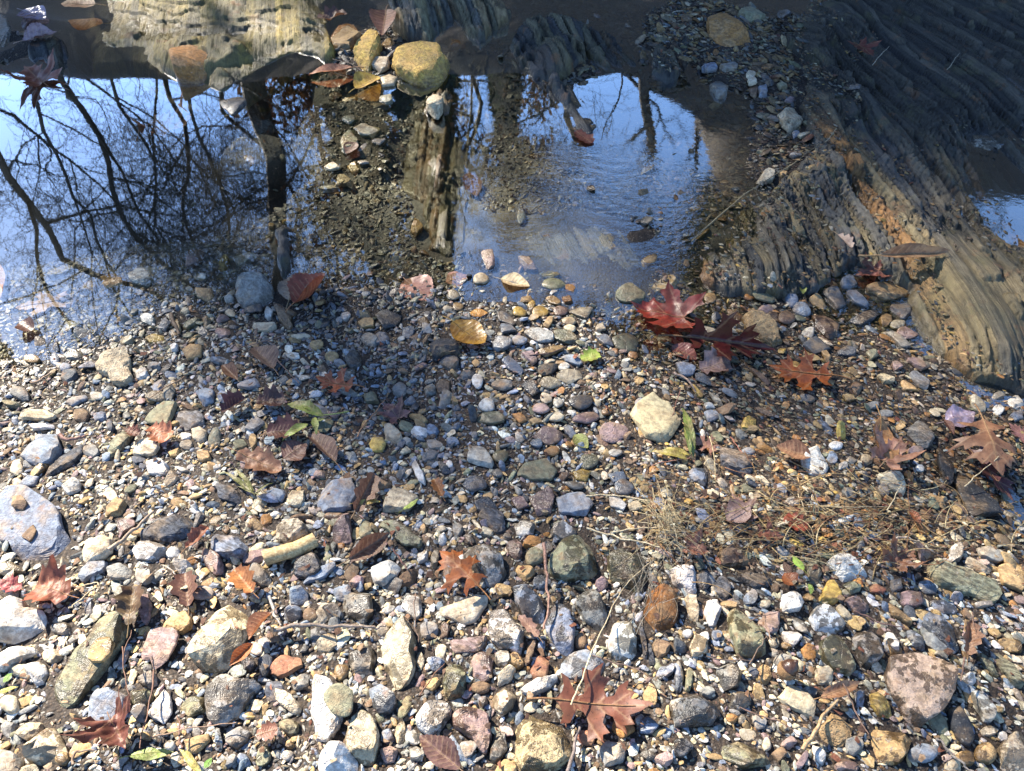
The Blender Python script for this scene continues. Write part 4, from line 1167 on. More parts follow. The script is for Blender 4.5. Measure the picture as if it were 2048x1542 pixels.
def stone_mesh(poly, th, flags, seed):
    rs = np.random.default_rng(seed)
    poly = np.asarray(poly)
    if not ('k' in flags):      # round the corners a touch
        q = .93 * poly + .07 * np.roll(poly, -1, 0); p = .07 * poly + .93 * np.roll(poly, -1, 0)
        poly = np.stack([q, p], 1).reshape(-1, 2)
    c, a, r = ray_profile(poly)
    size = r.mean() * 2
    V0, Fc = ICO[5 if size > .06 else (4 if size > .022 else 3)]
    th_ = np.arctan2(V0[:, 1], V0[:, 0]) % (2 * math.pi); rr = np.interp(th_, np.r_[a, 2 * math.pi], np.r_[r, r[0]])
    el = np.arcsin(np.clip(V0[:, 2], -1, 1)); ce, se = np.cos(el), np.sin(el)
    e1 = .75 if 'k' in flags else (.16 if 'f' in flags else .24)
    rad = np.clip(ce, 0, 1) ** e1; zz = np.sign(se) * np.abs(se) ** (.85 if 'k' in flags else .38)
    P = np.stack([rad * rr * np.cos(th_), rad * rr * np.sin(th_), zz * th * .5], 1)
    # lean of the top face, planar chips, noise
    if 'k' not in flags:
        g2 = rs.normal(size=2) * (.06 if 'f' in flags else .20) * th / max(size, .01)
        top = P[:, 2] > -.1 * th
        P[:, 2] += np.where(top, P[:, 0] * g2[0] * 2.2 + P[:, 1] * g2[1] * 2.2, 0)
        nchip = 4 if 'f' in flags else (10 if 'b' in flags else 8)
        for _ in range(nchip):
            b_ = rs.uniform(0, 6.283); t_ = rs.uniform(.35, 1.15) if rs.random() < .8 else rs.uniform(.05, .2); n = np.array([math.cos(b_) * math.cos(t_), math.sin(b_) * math.cos(t_), math.sin(t_) * (1.6 if 'f' in flags else 1)]); n /= np.linalg.norm(n)
            s = P @ n; m = s.max(); cut = m * rs.uniform(.56 if 'b' in flags else .66, .92); ov = s - cut
            P = P - np.where(ov > 0, ov * .97, 0)[:, None] * n[None, :]
    # the chips must not shrink the outline
    for _ in range(2):
        an = np.arctan2(P[:, 1], P[:, 0]) % (2 * math.pi); rad_ = np.hypot(P[:, 0], P[:, 1]); bins = (an / (2 * math.pi) * 24).astype(int) % 24
        mx = np.zeros(24); np.maximum.at(mx, bins, rad_); tgt = np.array([r[int((b + .5) / 24 * len(r)) % len(r)] for b in range(24)])
        ratio = np.where(mx > 0, tgt / np.maximum(mx, 1e-5), 1); ratio = .25 * np.roll(ratio, 1) + .5 * ratio + .25 * np.roll(ratio, -1); ratio = np.clip(ratio, .9, 1.5)
        f = np.interp(an / (2 * math.pi) * 24, np.arange(26) - .5, np.r_[ratio[-1], ratio, ratio[0]]); P[:, 0] *= f; P[:, 1] *= f
    fr = 1.0 / max(size, .012)
    N = P / (np.linalg.norm(P * np.array([1, 1, 1.5]), axis=1, keepdims=True) + 1e-9)
    am = size * (.012 if 'k' in flags else (.010 if 'f' in flags else .022))
    d = fbm(P * fr * 2.2 + seed * 3.1, 3, seed % 97) * am
    d2 = fbm(P * fr * 8 + seed * 1.7, 3, seed % 89) * am * (.4 if 't' not in flags else 1.3)
    if 's' in flags:
        ax = np.array([.25, .9, .35]); q = np.floor(P @ ax * fr * 13 + .6 * vnoise(P * fr * 3, seed % 31))
        d2 = d2 + (_hash(q.astype(np.int64), q.astype(np.int64) * 0 + seed, q.astype(np.int64) * 0, 3) - .5) * am * 1.6
    P = P + N * (d + d2)[:, None] * np.array([1, 1, .8 if 'f' not in flags else .5])
    return c, P, Fc, size, r

ALL = []       # every countable thing: dict(obj, px, py, landmark, colour, noun)
def poly_px(tile, s):
    if s.startswith('e '):
        cx, cy, rx, ry, an = [float(v) for v in s.split()[1:6]]; t = np.arange(20) / 20 * 2 * math.pi; ca, sa = math.cos(math.radians(an)), math.sin(math.radians(an))
        wob = 1 + .07 * np.sin(2 * t + cx) + .06 * np.sin(3 * t + cy) + .03 * np.sin(5 * t + cx + cy)
        x, y = rx * wob * np.cos(t), ry * wob * np.sin(t)
        return tpx(tile, cx + x * ca - y * sa, cy + x * sa + y * ca)
    return pts_of(tile, s)
tile = None; seed = 100
for ln in DATA.split('\n'):
    if not ln or ln[0] == '#': continue
    if ln[0] == '@': tile = ln[1]; continue
    head, lab, geo = ln.split('|'); hp = head.split(); cc = hp[0]; th = float(hp[1]) / 100; fl = hp[2] if len(hp) > 2 else ''
    lift = 0.0
    if '^' in fl: fl, l2 = fl.split('^'); lift = float(l2) / 100
    seed += 1
    px, py = poly_px(tile, geo)
    z = drop([px.mean()], [py.mean()])[0, 2]
    P = ground(px, py, np.full(px.shape, z + th * .55 + lift))[:, :2]
    c, V, Fc, size, r = stone_mesh(P, th, fl, seed)
    rs = random.Random(seed)
    noun = 'rock' if size > .115 else ('flat_stone' if ('f' in fl) else ('pebble' if size < .036 or ('k' in fl and size < .05) else 'stone'))
    me = mesh_np(noun, V, Fc)
    if 'k' not in fl: me.set_sharp_from_angle(angle=math.radians(22))
    o = link(noun, me, M['rock'])
    o.location = (c[0], c[1], z + lift + th * (.26 if not lift else .45))
    if 'f' in fl and not lift: o.rotation_euler = (rs.uniform(-.10, .10), rs.uniform(-.10, .10), 0); o.location.z += .004
    col = np.array(PAL[cc]) * rs.uniform(.86, 1.12) * np.array([rs.uniform(.97, 1.04), 1, rs.uniform(.95, 1.04)])
    o.color = (*np.clip(col, 0, .9), 1)
    damp = (tile in 'CFI' and rs.random() < .45 and cc in 'WCTGLVPD')
    o['band'] = 1.0 if 's' in fl else rs.choice([0., 0., .25, .5]); o['mott'] = 1.0 if 'm' in fl else (.9 if damp else 0.0)
    wz = tile == 'E' and py.mean() > 600 and px.mean() > 900 and px.mean() < 1270
    o['wet'] = (.9 if rs.random() < .7 else .3) if wz else (.6 if tile == 'E' and py.mean() > 590 and rs.random() < .5 else 0.0)
    o['quartz'] = .75 if 'q' in fl and cc in 'YC' else 0.0; o['pit'] = 1.0 if 't' in fl else rs.choice([0., .0, .3])
    occ_poly(P, th * .76 + lift)
    asp = r.max() / max(r.min(), 1e-4)
    lm, ex = (lab.split(';') + [''])[:2] if lab else ('', '')
    ALL.append(dict(o=o, px=px.mean(), py=py.mean(), lm=lm, ex=ex, key=(CNAME[cc], noun), noun=noun.replace('_', ' '), mott='m' in fl, size=size,
                    grp={'rock': 'large rocks lying along the creek', 'stone': 'stones lying on the creek bank', 'pebble': 'small pebbles lying on the creek bank', 'flat_stone': 'flat stones and flakes on the creek bank'}[noun]))

# ------------------------------------------------------------------ gravel: countless small stones, one object
def gravel():
    rs = np.random.default_rng(5)
    def protos(level, n):
        V0, Fc = ICO[level]; out = []
        for k in range(n):
            ns, hs = [np.array([0, 0, 1.]), np.array([0, 0, -1.])], [1.0, 1.0]
            nside = rs.integers(3, 7); a0 = rs.uniform(0, 6.283)
            for q in range(nside):
                a_ = a0 + (q + rs.uniform(-.3, .3)) / nside * 6.283; t_ = rs.uniform(-.25, .55); ns.append(np.array([math.cos(a_) * math.cos(t_), math.sin(a_) * math.cos(t_), math.sin(t_)])); hs.append(rs.uniform(.52, 1.0))
            for q in range(rs.integers(1, 4)):
                a_ = rs.uniform(0, 6.283); t_ = rs.uniform(.6, 1.2); ns.append(np.array([math.cos(a_) * math.cos(t_), math.sin(a_) * math.cos(t_), math.sin(t_)])); hs.append(rs.uniform(.75, 1.0))
            dn = V0 @ np.array(ns).T; rr = np.where(dn > 1e-3, np.array(hs)[None] / np.maximum(dn, 1e-3), 9.).min(1)
            rnd_ = rs.uniform(0, .14) if k % 5 else rs.uniform(.45, .7)          # a few are water-worn
            P = V0 * (np.minimum(rr, 1.35) * (1 - rnd_) + rnd_)[:, None]
            P = P * (1 + .06 * vnoise(P * 2.3 + k * 9.1, k))[:, None]; P = P / np.abs(P[:, :2]).max(0).mean()
            out.append(P)
        return np.array(out), Fc
    zones = {'left': ('WCTPGLBVDO', [.15, .23, .14, .06, .15, .12, .08, .03, .03, .01]), 'dark': ('DLGVBTPC', [.26, .22, .20, .10, .10, .07, .03, .02]),
             'warm': ('TOBCVGDLRY', [.24, .09, .20, .13, .11, .09, .06, .04, .02, .02])}
    Vs, Fs, Cs, Sm, nV = [], [], [], [], 0
    for (cls, N, r0, r1, lev) in ((0, 8000, .0140, .0225, 4), (1, 32000, .0076, .0142, 3), (2, 90000, .0043, .0080, 2), (3, 150000, .0026, .0045, 1), (4, 110000, .0013, .0026, 1)):
        x = rs.uniform(-1.75, 1.75, N); y = rs.uniform(.28, 3.2, N)
        px, py = to_px(np.stack([x, y, np.zeros(N)], 1))
        d = sdist(LAND, x, y); zt = terrain(x, y)
        dens = np.where(d > -.04, 1.0, np.clip(1.15 + d * 1.3, np.where(px > 560, .45, .10), 1.0)) * np.where(zt < -.075, .04, 1)
        warmz = (px > 1330) & (py > 640)
        dens = np.where((d < 0) & warmz, np.maximum(dens, .9 if cls > 1 else .5), dens)
        dens = np.where((px > 930) & (px < 1260) & (py > 470) & (py < 610), dens * .12, dens)      # the patch of bare silt
        if cls == 0: dens = dens * np.where(py > 1010, 1., .18)
        if cls == 1: dens = dens * np.where(py > 980, 1., .6) * np.where((px > 1330) & (py > 740) & (py < 1010), .45, 1.)
        if cls <= 1: dens = dens * np.clip(.75 + .8 * n2(x, y, 2.6, 55), .1, 1)
        bar = ((px - 1600) / 130) ** 2 + ((py - 170) / 130) ** 2 < 1
        bar |= ((px - 1130) / 70) ** 2 + ((py - 140) / 40) ** 2 < 1
        bar |= ((px - 1600) / 90) ** 2 + ((py - 320) / 40) ** 2 < 1
        dens = np.where(bar | ((px > 650) & (py < 165)) | ((px > 1290) & (px < 1560) & (py < 430)), 1.0, dens)
        ok = (px > -60) & (px < 2110) & (py > -30) & (py < 1620) & (rs.random(N) < dens)
        oc = occ_at(x, y); onled = np.zeros(N, bool)
        for pl, th in LEDGE_POLY: onled |= inside(pl, x, y)
        ok &= (oc < 0) | (onled & (rs.random(N) < (.26 if cls > 1 else .04)) & (oc < .12) & (zt > -.02) & (px > 1300))
        ok &= ~(onled & (oc > 0) & (px < 1300))
        idx = np.nonzero(ok)[0]
        r = np.exp(rs.uniform(math.log(r0), math.log(r1), N))
        if cls < 4:
            keep = []
            for q in idx[np.argsort(-r[idx])]:
                if OCC[min(HNY - 1, max(0, int((y[q] - HY0) / HG))), min(HNX - 1, max(0, int((x[q] - HX0) / HG)))] >= 0 and not onled[q]: continue
                keep.append(q)
                k = int(r[q] * .45 / HG)
                a, b = int((y[q] - HY0) / HG), int((x[q] - HX0) / HG)
                OCC[max(0, a - k):a + k + 1, max(0, b - k):b + k + 1] = np.maximum(OCC[max(0, a - k):a + k + 1, max(0, b - k):b + k + 1], r[q])
            idx = np.array(keep)
        n = len(idx); x, y, r, px, py, zt, oc, onled = x[idx], y[idx], r[idx], px[idx], py[idx], zt[idx], oc[idx], onled[idx]
        pr, Fc = protos(lev, 26); pk = rs.integers(0, len(pr), n); P = pr[pk]                         # n, v, 3
        asp = rs.uniform(.30, .88, n); flat = rs.uniform(.11, .32, n)
        P = P * np.stack([r * 1.15, r * asp, r * flat], 1)[:, None, :]
        tl = rs.normal(0, .36, n); az = rs.uniform(0, 2 * math.pi, n); ct, s_ = np.cos(tl), np.sin(tl)
        Q = P.copy(); Q[..., 0] = P[..., 0] * ct[:, None] + P[..., 2] * s_[:, None]; Q[..., 2] = -P[..., 0] * s_[:, None] + P[..., 2] * ct[:, None]
        az = np.where(px > 1300, rs.normal(-.75, .45, n), az)        # the current has lined up the splinters of the right bank
        ca, sa = np.cos(az), np.sin(az); R = Q.copy()
        R[..., 0] = Q[..., 0] * ca[:, None] - Q[..., 1] * sa[:, None]; R[..., 1] = Q[..., 0] * sa[:, None] + Q[..., 1] * ca[:, None]
        base = zt + np.where(onled & (oc > 0), oc, 0)
        if cls > 0: R += np.stack([x, y, base + r * flat * rs.uniform(.3, 1.0, n) + np.abs(np.sin(tl)) * r * .35], 1)[:, None, :]
        col = np.zeros((n, 3)); cn = np.full(n, '?')
        jx = px + rs.normal(0, 90, n); jy = py + rs.normal(0, 60, n)
        zlift = base + r * flat * .6 + np.abs(np.sin(tl)) * r * .35
        zone = np.where((jx > 600) & (jx < 980) & (jy > 150) & (jy < 1000), 1, np.where((jx > 1250) & (jy < 1130), 2, 0))
        for zi, zn in enumerate(('left', 'dark', 'warm')):
            m = zone == zi; ks, wts = zones[zn]; wts = np.array(wts) / sum(wts)
            pick = rs.choice(len(ks), m.sum(), p=wts); col[m] = np.array([PAL[k] for k in ks])[pick]; cn[m] = np.array(list(ks))[pick]
        if cls >= 3: col = (col * .75 + np.array([.13, .075, .04]) * .25) * (.50 if cls == 4 else .85)
        col = np.where(((d[idx] if False else sdist(LAND, x, y)) < -.25)[:, None], col * np.array([.50, .50, .46]), col)      # darker and slightly browner under standing water
        col = np.clip(col * rs.uniform(.6, 1.25, (n, 1)) * rs.uniform(.95, 1.05, (n, 3)), .01, .9)
        if cls == 0:       # the larger chips are single stones
            room = {'stone': 115, 'flat_stone': 150}
            for q in np.argsort(-r):
                if not (10 < px[q] < 2038 and 10 < py[q] < 1532): continue
                noun = 'flat_stone' if flat[q] < .225 else 'stone'
                if room[noun] <= 0: continue
                room[noun] -= 1
                me = mesh_np(noun, R[q], Fc, True); me.set_sharp_from_angle(angle=math.radians(20)); o = link(noun, me, M['rock']); o.location = (x[q], y[q], zlift[q]); o.color = (*col[q], 1)
                o['band'] = float(rs.choice([0., 0., .3, .8])); o['mott'] = float(rs.choice([0., 0., .9])); o['quartz'] = 0.0; o['pit'] = float(rs.choice([0., 0., .4])); o['wet'] = 0.0
                ALL.append(dict(o=o, px=px[q], py=py[q], lm='', ex='', key=(CNAME[cn[q]], noun), noun=noun.replace('_', ' '), size=r[q] * 2, grp={'stone': 'stones lying on the creek bank', 'flat_stone': 'flat stones and flakes on the creek bank'}[noun]))
            print('SINGLE', room, n)
            continue
        nv = P.shape[1]
        Vs.append(R.reshape(-1, 3)); Fs.append((Fc[None] + (np.arange(n) * nv)[:, None, None]).reshape(-1, 3) + nV); nV += n * nv
        Cs.append(np.repeat(np.c_[col, np.ones(n)], nv, 0)); Sm.append(np.full(n * len(Fc), False))
    me = mesh_np('gravel', np.concatenate(Vs), np.concatenate(Fs)); add_attr(me, 'Col', 'FLOAT_COLOR', np.concatenate(Cs))
    me.polygons.foreach_set('use_smooth', np.concatenate(Sm))
    o = link('gravel', me, M['gravel']); tag(o, 'countless small chips and grit filling the creek bank between the stones', kind='stuff')
gravel()

# ------------------------------------------------------------------ leaves
def half(up): return up + [(x, -y) for x, y in up[::-1][1:] if abs(y) > 1e-9]
OAK = [(0, .0), (.05, .035), (.10, .16), (.05, .29), (.15, .25), (.20, .15), (.25, .07), (.32, .11), (.35, .24), (.33, .42), (.42, .37), (.52, .47), (.49, .33), (.58, .31), (.51, .20), (.54, .10),
       (.62, .13), (.66, .24), (.76, .33), (.74, .21), (.84, .19), (.78, .10), (.88, .07), (1, 0)]
MAPLE = [(0, .0), (-.05, .08), (-.17, .22), (-.30, .27), (-.22, .36), (-.24, .52), (-.08, .44), (.03, .40), (.10, .30), (.18, .38), (.20, .52), (.33, .58), (.46, .72), (.47, .55), (.57, .50), (.48, .40), (.42, .24),
         (.52, .22), (.64, .31), (.68, .20), (.82, .19), (.80, .09), (1, 0)]
def OVATE(ser=.015, w=.30, n=26):
    o = [(0, 0)]
    for k in range(1, n):
        x = k / n; o.append((x, w * math.sin(math.pi * x ** .85) ** .9 + (ser if k % 2 else -ser * .4)))
    return o + [(1, 0)]
TEMPL = {'oak': OAK, 'maple': MAPLE, 'ovate': OVATE(), 'smooth': OVATE(0, .26), 'lance': OVATE(.006, .11), 'round': OVATE(.01, .40),
         'scrap': [(0, .05), (.08, .22), (.25, .16), (.33, .36), (.52, .28), (.6, .40), (.78, .22), (.9, .26), (1, .02)]}
def veins_of(tp):
    v = [((0, 0), (.97, 0))]
    if tp == 'oak':
        for a, b in (((.06, 0), (.06, .27)), ((.2, 0), (.34, .40)), ((.24, 0), (.5, .44)), ((.45, 0), (.74, .31)), ((.6, 0), (.82, .18))): v += [(a, b), ((a[0], 0), (b[0], -b[1]))]
    elif tp == 'maple':
        for b in ((.45, .68), (-.22, .48), (-.27, .27), (.62, .28)):
            a = (0, 0) if b[0] < .5 else (.3, 0); v += [(a, b), (a, (b[0], -b[1]))]
    else:
        w = {'ovate': .28, 'smooth': .23, 'lance': .1, 'round': .37, 'scrap': .2}[tp]
        for k in range(1, 8):
            x = k / 9; yy = w * .85 * math.sin(math.pi * min(1, x + .10) ** .85); v += [((x, 0), (x + .10, yy)), ((x, 0), (x + .10, -yy))]
    return v
def leaf_mesh(tp, L, wid, seed, curl=.15, fold=.0, bend=.0, wave=.03, roll=0., twist=0., stalk=True, sl=.28):
    rs = np.random.default_rng(seed)
    up = TEMPL[tp]; out = np.array(half(up))
    o2 = []                                  # finer outline with little nicks
    for k in range(len(out)):
        a, b = out[k], out[(k + 1) % len(out)]; m = max(1, int(np.hypot(*(b - a)) / .06))
        for q in range(m): o2.append(a + (b - a) * q / m + (rs.normal(0, .006, 2) if q else 0))
    out = np.array(o2); p3 = np.stack([out[:, 0] * 3, out[:, 1] * 3, np.full(len(out), seed * .71)], 1)
    wgt = np.clip(np.hypot(out[:, 0], out[:, 1]) * 3, 0, 1)[:, None]
    out = out + wgt * np.stack([fbm(p3, 2, 3), fbm(p3 + 9, 2, 4)], 1) * (.045 if tp in ('oak', 'maple') else .04)
    gx_, gy_ = np.meshgrid(np.arange(-.35, 1.02, .042), np.arange(-.8, .81, .042)); gp = np.stack([gx_.ravel(), gy_.ravel()], 1) + rs.normal(0, .005, (gx_.size, 2))
    sdv = sdist([tuple(p) for p in out], gp[:, 0], gp[:, 1]); gp = gp[sdv > .018]
    vs = veins_of(tp); vp = []
    for a, b in vs:
        a, b = np.array(a), np.array(b); m = max(2, int(np.hypot(*(b - a)) / .03))
        for q in range(m + 1): vp.append(a + (b - a) * q / m)
    vp = np.array(vp); vp = vp[sdist([tuple(p) for p in out], vp[:, 0], vp[:, 1]) > .01]
    dmin = np.min(np.hypot(gp[:, None, 0] - vp[None, :, 0], gp[:, None, 1] - vp[None, :, 1]), 1); gp = gp[dmin > .014]
    pts = np.concatenate([out, gp, vp]); n = len(out)
    V, _, Fc, *_r = delaunay_2d_cdt([Vector(p) for p in pts], [(k, (k + 1) % n) for k in range(n)], [], 1, 1e-5)
    V = np.array([v[:] for v in V]); Fc = np.array([f[:] for f in Fc if len(f) == 3])
    dv = np.full(len(V), 9.)
    for q, (a, b) in enumerate(vs):
        a, b = np.array(a), np.array(b); e = b - a; t = np.clip(((V - a) @ e) / (e @ e), 0, 1); dd = np.hypot(*(V - a - t[:, None] * e).T)
        dv = np.minimum(dv, dd * (1 if q == 0 else 1.5))
    vein = np.clip(1 - dv / .022, 0, 1)
    x, y = V[:, 0], V[:, 1] * wid
    def shape(x, y):
        z = curl * (y ** 2) * 2.2 + fold * np.abs(y) + bend * ((x - .45) ** 2) * 1.4
        P = np.stack([x * 2.6, y * 2.6, np.full_like(x, seed * .37)], 1)
        return z + wave * fbm(P, 3, seed % 50) + .4 * wave * np.sin(x * 24 + y * 9 + seed) * np.abs(y) + twist * x * y
    z = shape(x, y)
    W = np.stack([x, y, z], 1)
    cr, sr = math.cos(roll), math.sin(roll); W = np.stack([W[:, 0], W[:, 1] * cr - W[:, 2] * sr, W[:, 1] * sr + W[:, 2] * cr], 1)
    W *= L
    st = None
    if stalk:
        t = np.linspace(-sl, .85, 16); zz = shape(np.maximum(t, 0), np.zeros_like(t)) + .004
        zz = np.where(t < 0, zz - .10 * t * t * 4, zz); yy = np.where(t < 0, .25 * t * t * (1 if seed % 2 else -1), 0)
        Q = np.stack([t, yy * cr - zz * sr, yy * sr + zz * cr], 1) * L
        st = (Q, L * np.linspace(.013, .004, 16))
    return W, Fc, vein, st
def leaf(tile, tp, bx, by, tx, ty, wid, col, lab, cat='leaf', name='fallen_leaf', seed=None, lift=.012, parent=None, group='fallen autumn leaves on the bank', gloss=.0, hz=None, stalk=True, **kw):
    seed = seed if seed is not None else len(ALL) * 13 + 7
    px, py = tpx(tile, [bx, tx], [by, ty]); z0 = drop([px.mean()], [py.mean()])[0, 2]
    zb = max(z0, -.004) + lift if hz is None else hz
    G = ground(px, py, np.full(2, zb))
    d = G[1] - G[0]; L = np.hypot(d[0], d[1]); ang = math.atan2(d[1], d[0])
    W, Fc, vein, st = leaf_mesh(tp, L, wid, seed, stalk=stalk, **kw)
    W[:, 2] -= np.percentile(W[:, 2], 12)
    if st is not None: st[0][:, 2] -= 0
    e = bpy.data.objects.new(name, None); COL.objects.link(e); e.empty_display_size = .02
    e.location = G[0]; e.location.z = zb; e.rotation_euler = (0, 0, ang)
    me = mesh_np('leaf_blade', W, Fc); add_attr(me, 'vein', 'FLOAT', vein)
    b = link('blade', me, M['leaf'], e); b.color = (*col, 1); b['gloss'] = gloss
    if st is not None:
        off = np.percentile(leaf_mesh_z, 12) if False else 0
        tb = Tubes(); Q = st[0].copy(); Q[:, 2] += (W[np.argmin(np.abs(W[:, 0]) + np.abs(W[:, 1])), 2] - st[0][np.argmin(np.abs(st[0][:, 0])), 2]) + L * .004; tb.add(Q, st[1], 5)
        s = link('stalk', tb.mesh('leaf_stalk'), M['twig'], e); s.color = (*(np.array(col) * .55 + np.array([.12, .08, .03])), 1)
    if parent is None:
        tag(e, lab, cat, group)
        ALL.append(dict(o=e, px=px.mean(), py=py.mean(), done=True))
    return e
OR_, RB, MAR, TAN, BRN, PNK, DK = (.34, .10, .022), (.16, .052, .026), (.085, .016, .014), (.33, .17, .085), (.145, .07, .04), (.33, .21, .18), (.05, .026, .02)
GRN, YGR, OCH = (.16, .26, .035), (.40, .42, .06), (.36, .17, .03)
leaf('F', 'oak', 815, 455, 575, 235, .92, OR_, 'orange pin oak leaf arched over the cream half-moon stone', lift=.035, curl=-.5, bend=-.35, wave=.05)
leaf('F', 'oak', 1250, 1112, 1810, 1165, .86, (.17, .055, .028), 'big spotted red-brown oak leaf lying flat at the bottom of the bank', lift=.03, curl=.22, bend=.12, wave=.05)
leaf('E', 'maple', 2010, 405, 1690, 320, .85, (.24, .035, .018), 'red maple leaf glowing in the sun at the water edge', gloss=.45, lift=.022, curl=.35, bend=.3, wave=.06, sl=.25)
leaf('G', 'oak', 60, 500, 590, 572, .60, MAR, 'long maroon folded oak leaf below the red maple leaf', gloss=.6, lift=.02, fold=.9, curl=.2, roll=.5, wave=.04)
leaf('G', 'oak', 930, 745, 555, 690, .95, (.27, .075, .018), 'rust-orange oak leaf half afloat right of the maroon folded leaf', gloss=.55, lift=.016, curl=.3, bend=.2, wave=.05)
leaf('G', 'oak', 1790, 1000, 1905, 1335, 1.15, (.26, .125, .06), 'brown pin oak leaf with long lobes over the blue-black slate', lift=.045, curl=-.5, bend=-.3, wave=.05)
leaf('G', 'maple', 1230, 1240, 1330, 1105, .95, (.42, .22, .14), 'crumpled pinkish-tan leaf on the right gravel', lift=.02, curl=.6, wave=.11)
leaf('G', 'ovate', 800, 1210, 595, 1150, 1.1, (.27, .14, .075), 'brown pleated beech leaf leaning on the brilliant white stone', lift=.022, fold=.35, curl=.2, wave=.03, sl=.9)
leaf('D', 'oak', 2075, 800, 1850, 760, 1.0, (.34, .085, .03), 'small bright orange oak leaf in the left gravel', lift=.02, curl=.3, bend=.3, wave=.06)
leaf('D', 'ovate', 1730, 330, 1920, 165, 1.15, (.26, .075, .04), 'red-brown leaf curling up out of the water', lift=.02, fold=.7, curl=.5, bend=.3, roll=-.4)
leaf('D', 'ovate', 1690, 290, 1740, 135, 1.2, (.22, .17, .12), 'grey-brown veined leaf behind the brown upright stone', lift=.022, curl=.25, wave=.04)
leaf('D', 'scrap', 880, 1040, 990, 1110, 1.3, (.50, .20, .10), 'small ruffled orange leaf scrap on the cream flat stone', lift=.022, curl=.6, wave=.12)
leaf('D', 'ovate', 1600, 690, 1480, 570, 1.2, (.25, .15, .10), 'pale brown folded leaf with fine veins in the left gravel', lift=.016, fold=.6, roll=.3, wave=.04)
leaf('D', 'smooth', 1390, 760, 1300, 670, 1.0, (.20, .10, .055), 'narrow brown curled leaf left of the pale brown folded leaf', lift=.014, fold=.9, curl=.4)
leaf('D', 'scrap', 1560, 1070, 1760, 1050, 1.2, (.12, .045, .035), 'dark red-brown leaf under the green sprig', lift=.016, fold=.4, wave=.05, gloss=.2)
leaf('D', 'round', 1660, 1220, 1790, 1130, 1.5, (.145, .062, .045), 'square maroon-brown leaf just below the green sprig', lift=.014, curl=.2, wave=.05)
leaf('D', 'smooth', 1960, 1240, 1800, 1080, .9, (.19, .10, .07), 'brown folded leaf right of the square maroon-brown leaf', lift=.018, fold=.9, roll=.4)
leaf('D', 'scrap', 1300, 950, 1440, 860, 1.1, (.10, .038, .035), 'maroon curled leaf right of the blue rounded pebble', lift=.016, fold=.7, curl=.5)
leaf('D', 'scrap', 1500, 890, 1670, 880, 1.2, (.09, .042, .034), 'dark maroon shrivelled leaf left of the green sprig', lift=.014, curl=.5, wave=.12)
leaf('D', 'scrap', 740, 1045, 815, 1080, 1.1, (.16, .055, .03), 'small dark red leaf scrap on the olive finger stone', lift=.026, curl=.5, wave=.1)
leaf('D', 'scrap', 1400, 1200, 1640, 1290, .8, (.34, .17, .09), 'long frayed tan leaf strip above the pleated pink flake', lift=.014, curl=.6, wave=.1)
leaf('C', 'scrap', 400, 500, 190, 430, 1.5, (.30, .10, .055), 'crumpled red-orange leaf below the blue-grey slab', lift=.022, curl=.7, wave=.15)
leaf('C', 'scrap', 120, 460, 15, 420, 1.2, (.40, .10, .10), 'pinkish-red leaf scrap at the left edge below the slab', lift=.016, curl=.5, wave=.1)
leaf('C', 'scrap', 1480, 480, 1370, 350, 1.0, (.45, .19, .065), 'orange leaf sliver between the mauve wedge and grey stone', lift=.03, fold=.6, curl=.3)
leaf('C', 'ovate', 1590, 600, 1450, 760, .8, (.34, .15, .07), 'folded orange-brown leaf right of the big cream block', lift=.03, fold=1.1, roll=.5)
leaf('C', 'ovate', 1480, 780, 1340, 910, .7, (.36, .12, .035), 'folded orange leaf leaning on the big cream block', lift=.03, fold=1.0, roll=-.3)
leaf('C', 'maple', 650, 1230, 740, 1400, 1.3, (.17, .062, .045), 'crumpled maroon leaf over the bottom blue-grey rock', lift=.028, curl=.9, wave=.20)
leaf('C', 'scrap', 1500, 1320, 1630, 1275, 1.2, (.26, .11, .065), 'rust oval leaf above the small olive rounded stones', lift=.018, curl=.3)
leaf('C', 'scrap', 760, 680, 780, 430, .8, (.09, .06, .03), 'dark brown shrivelled leaf at the top of the olive-grey slab', lift=.02, fold=.3, curl=.4, wave=.12)
leaf('C', 'scrap', 1090, 220, 1220, 100, .7, (.28, .10, .05), 'rusty torn leaf above the mauve-brown wedge stone', lift=.024, fold=.6, wave=.12)
leaf('C', 'scrap', 1100, 560, 1080, 360, .9, (.17, .085, .06), 'dark brown narrow leaf above the big cream block', lift=.016, fold=.6, curl=.3)
leaf('C', 'lance', 760, 1440, 1010, 1405, 1.2, (.22, .30, .055), 'green serrated leaf at the bottom under the brown stems', lift=.02, curl=.3, wave=.04, name='green_leaf', group='green leaves on the bank')
leaf('C', 'lance', 1180, 1540, 1050, 1390, .9, (.42, .38, .10), 'yellow-green stalky leaf at the bottom edge', lift=.018, fold=.4, name='green_leaf', group='green leaves on the bank')
leaf('C', 'ovate', 1195, 1510, 1240, 1450, 1.0, (.14, .30, .04), 'tiny bright green leaf at the bottom edge', lift=.018, name='green_leaf', group='green leaves on the bank')
leaf('C', 'lance', -30, 1075, 110, 1030, 1.0, (.48, .45, .07), 'yellow-green leaf at the left edge', lift=.016, name='green_leaf', group='green leaves on the bank')
leaf('C', 'ovate', 20, 1010, 70, 950, 1.0, (.16, .30, .05), 'small green leaf at the left edge below the long white stone', lift=.016, name='green_leaf', group='green leaves on the bank')
leaf('F', 'ovate', 50, 290, 290, 135, .7, (.22, .12, .075), 'long brown curled leaf left of the rounded white stone', lift=.018, fold=1.0, roll=.5)
leaf('F', 'ovate', 700, 1510, 460, 1320, .85, (.19, .11, .095), 'folded brown beech leaf with ridged pleats at the bottom', lift=.03, fold=.7, wave=.05)
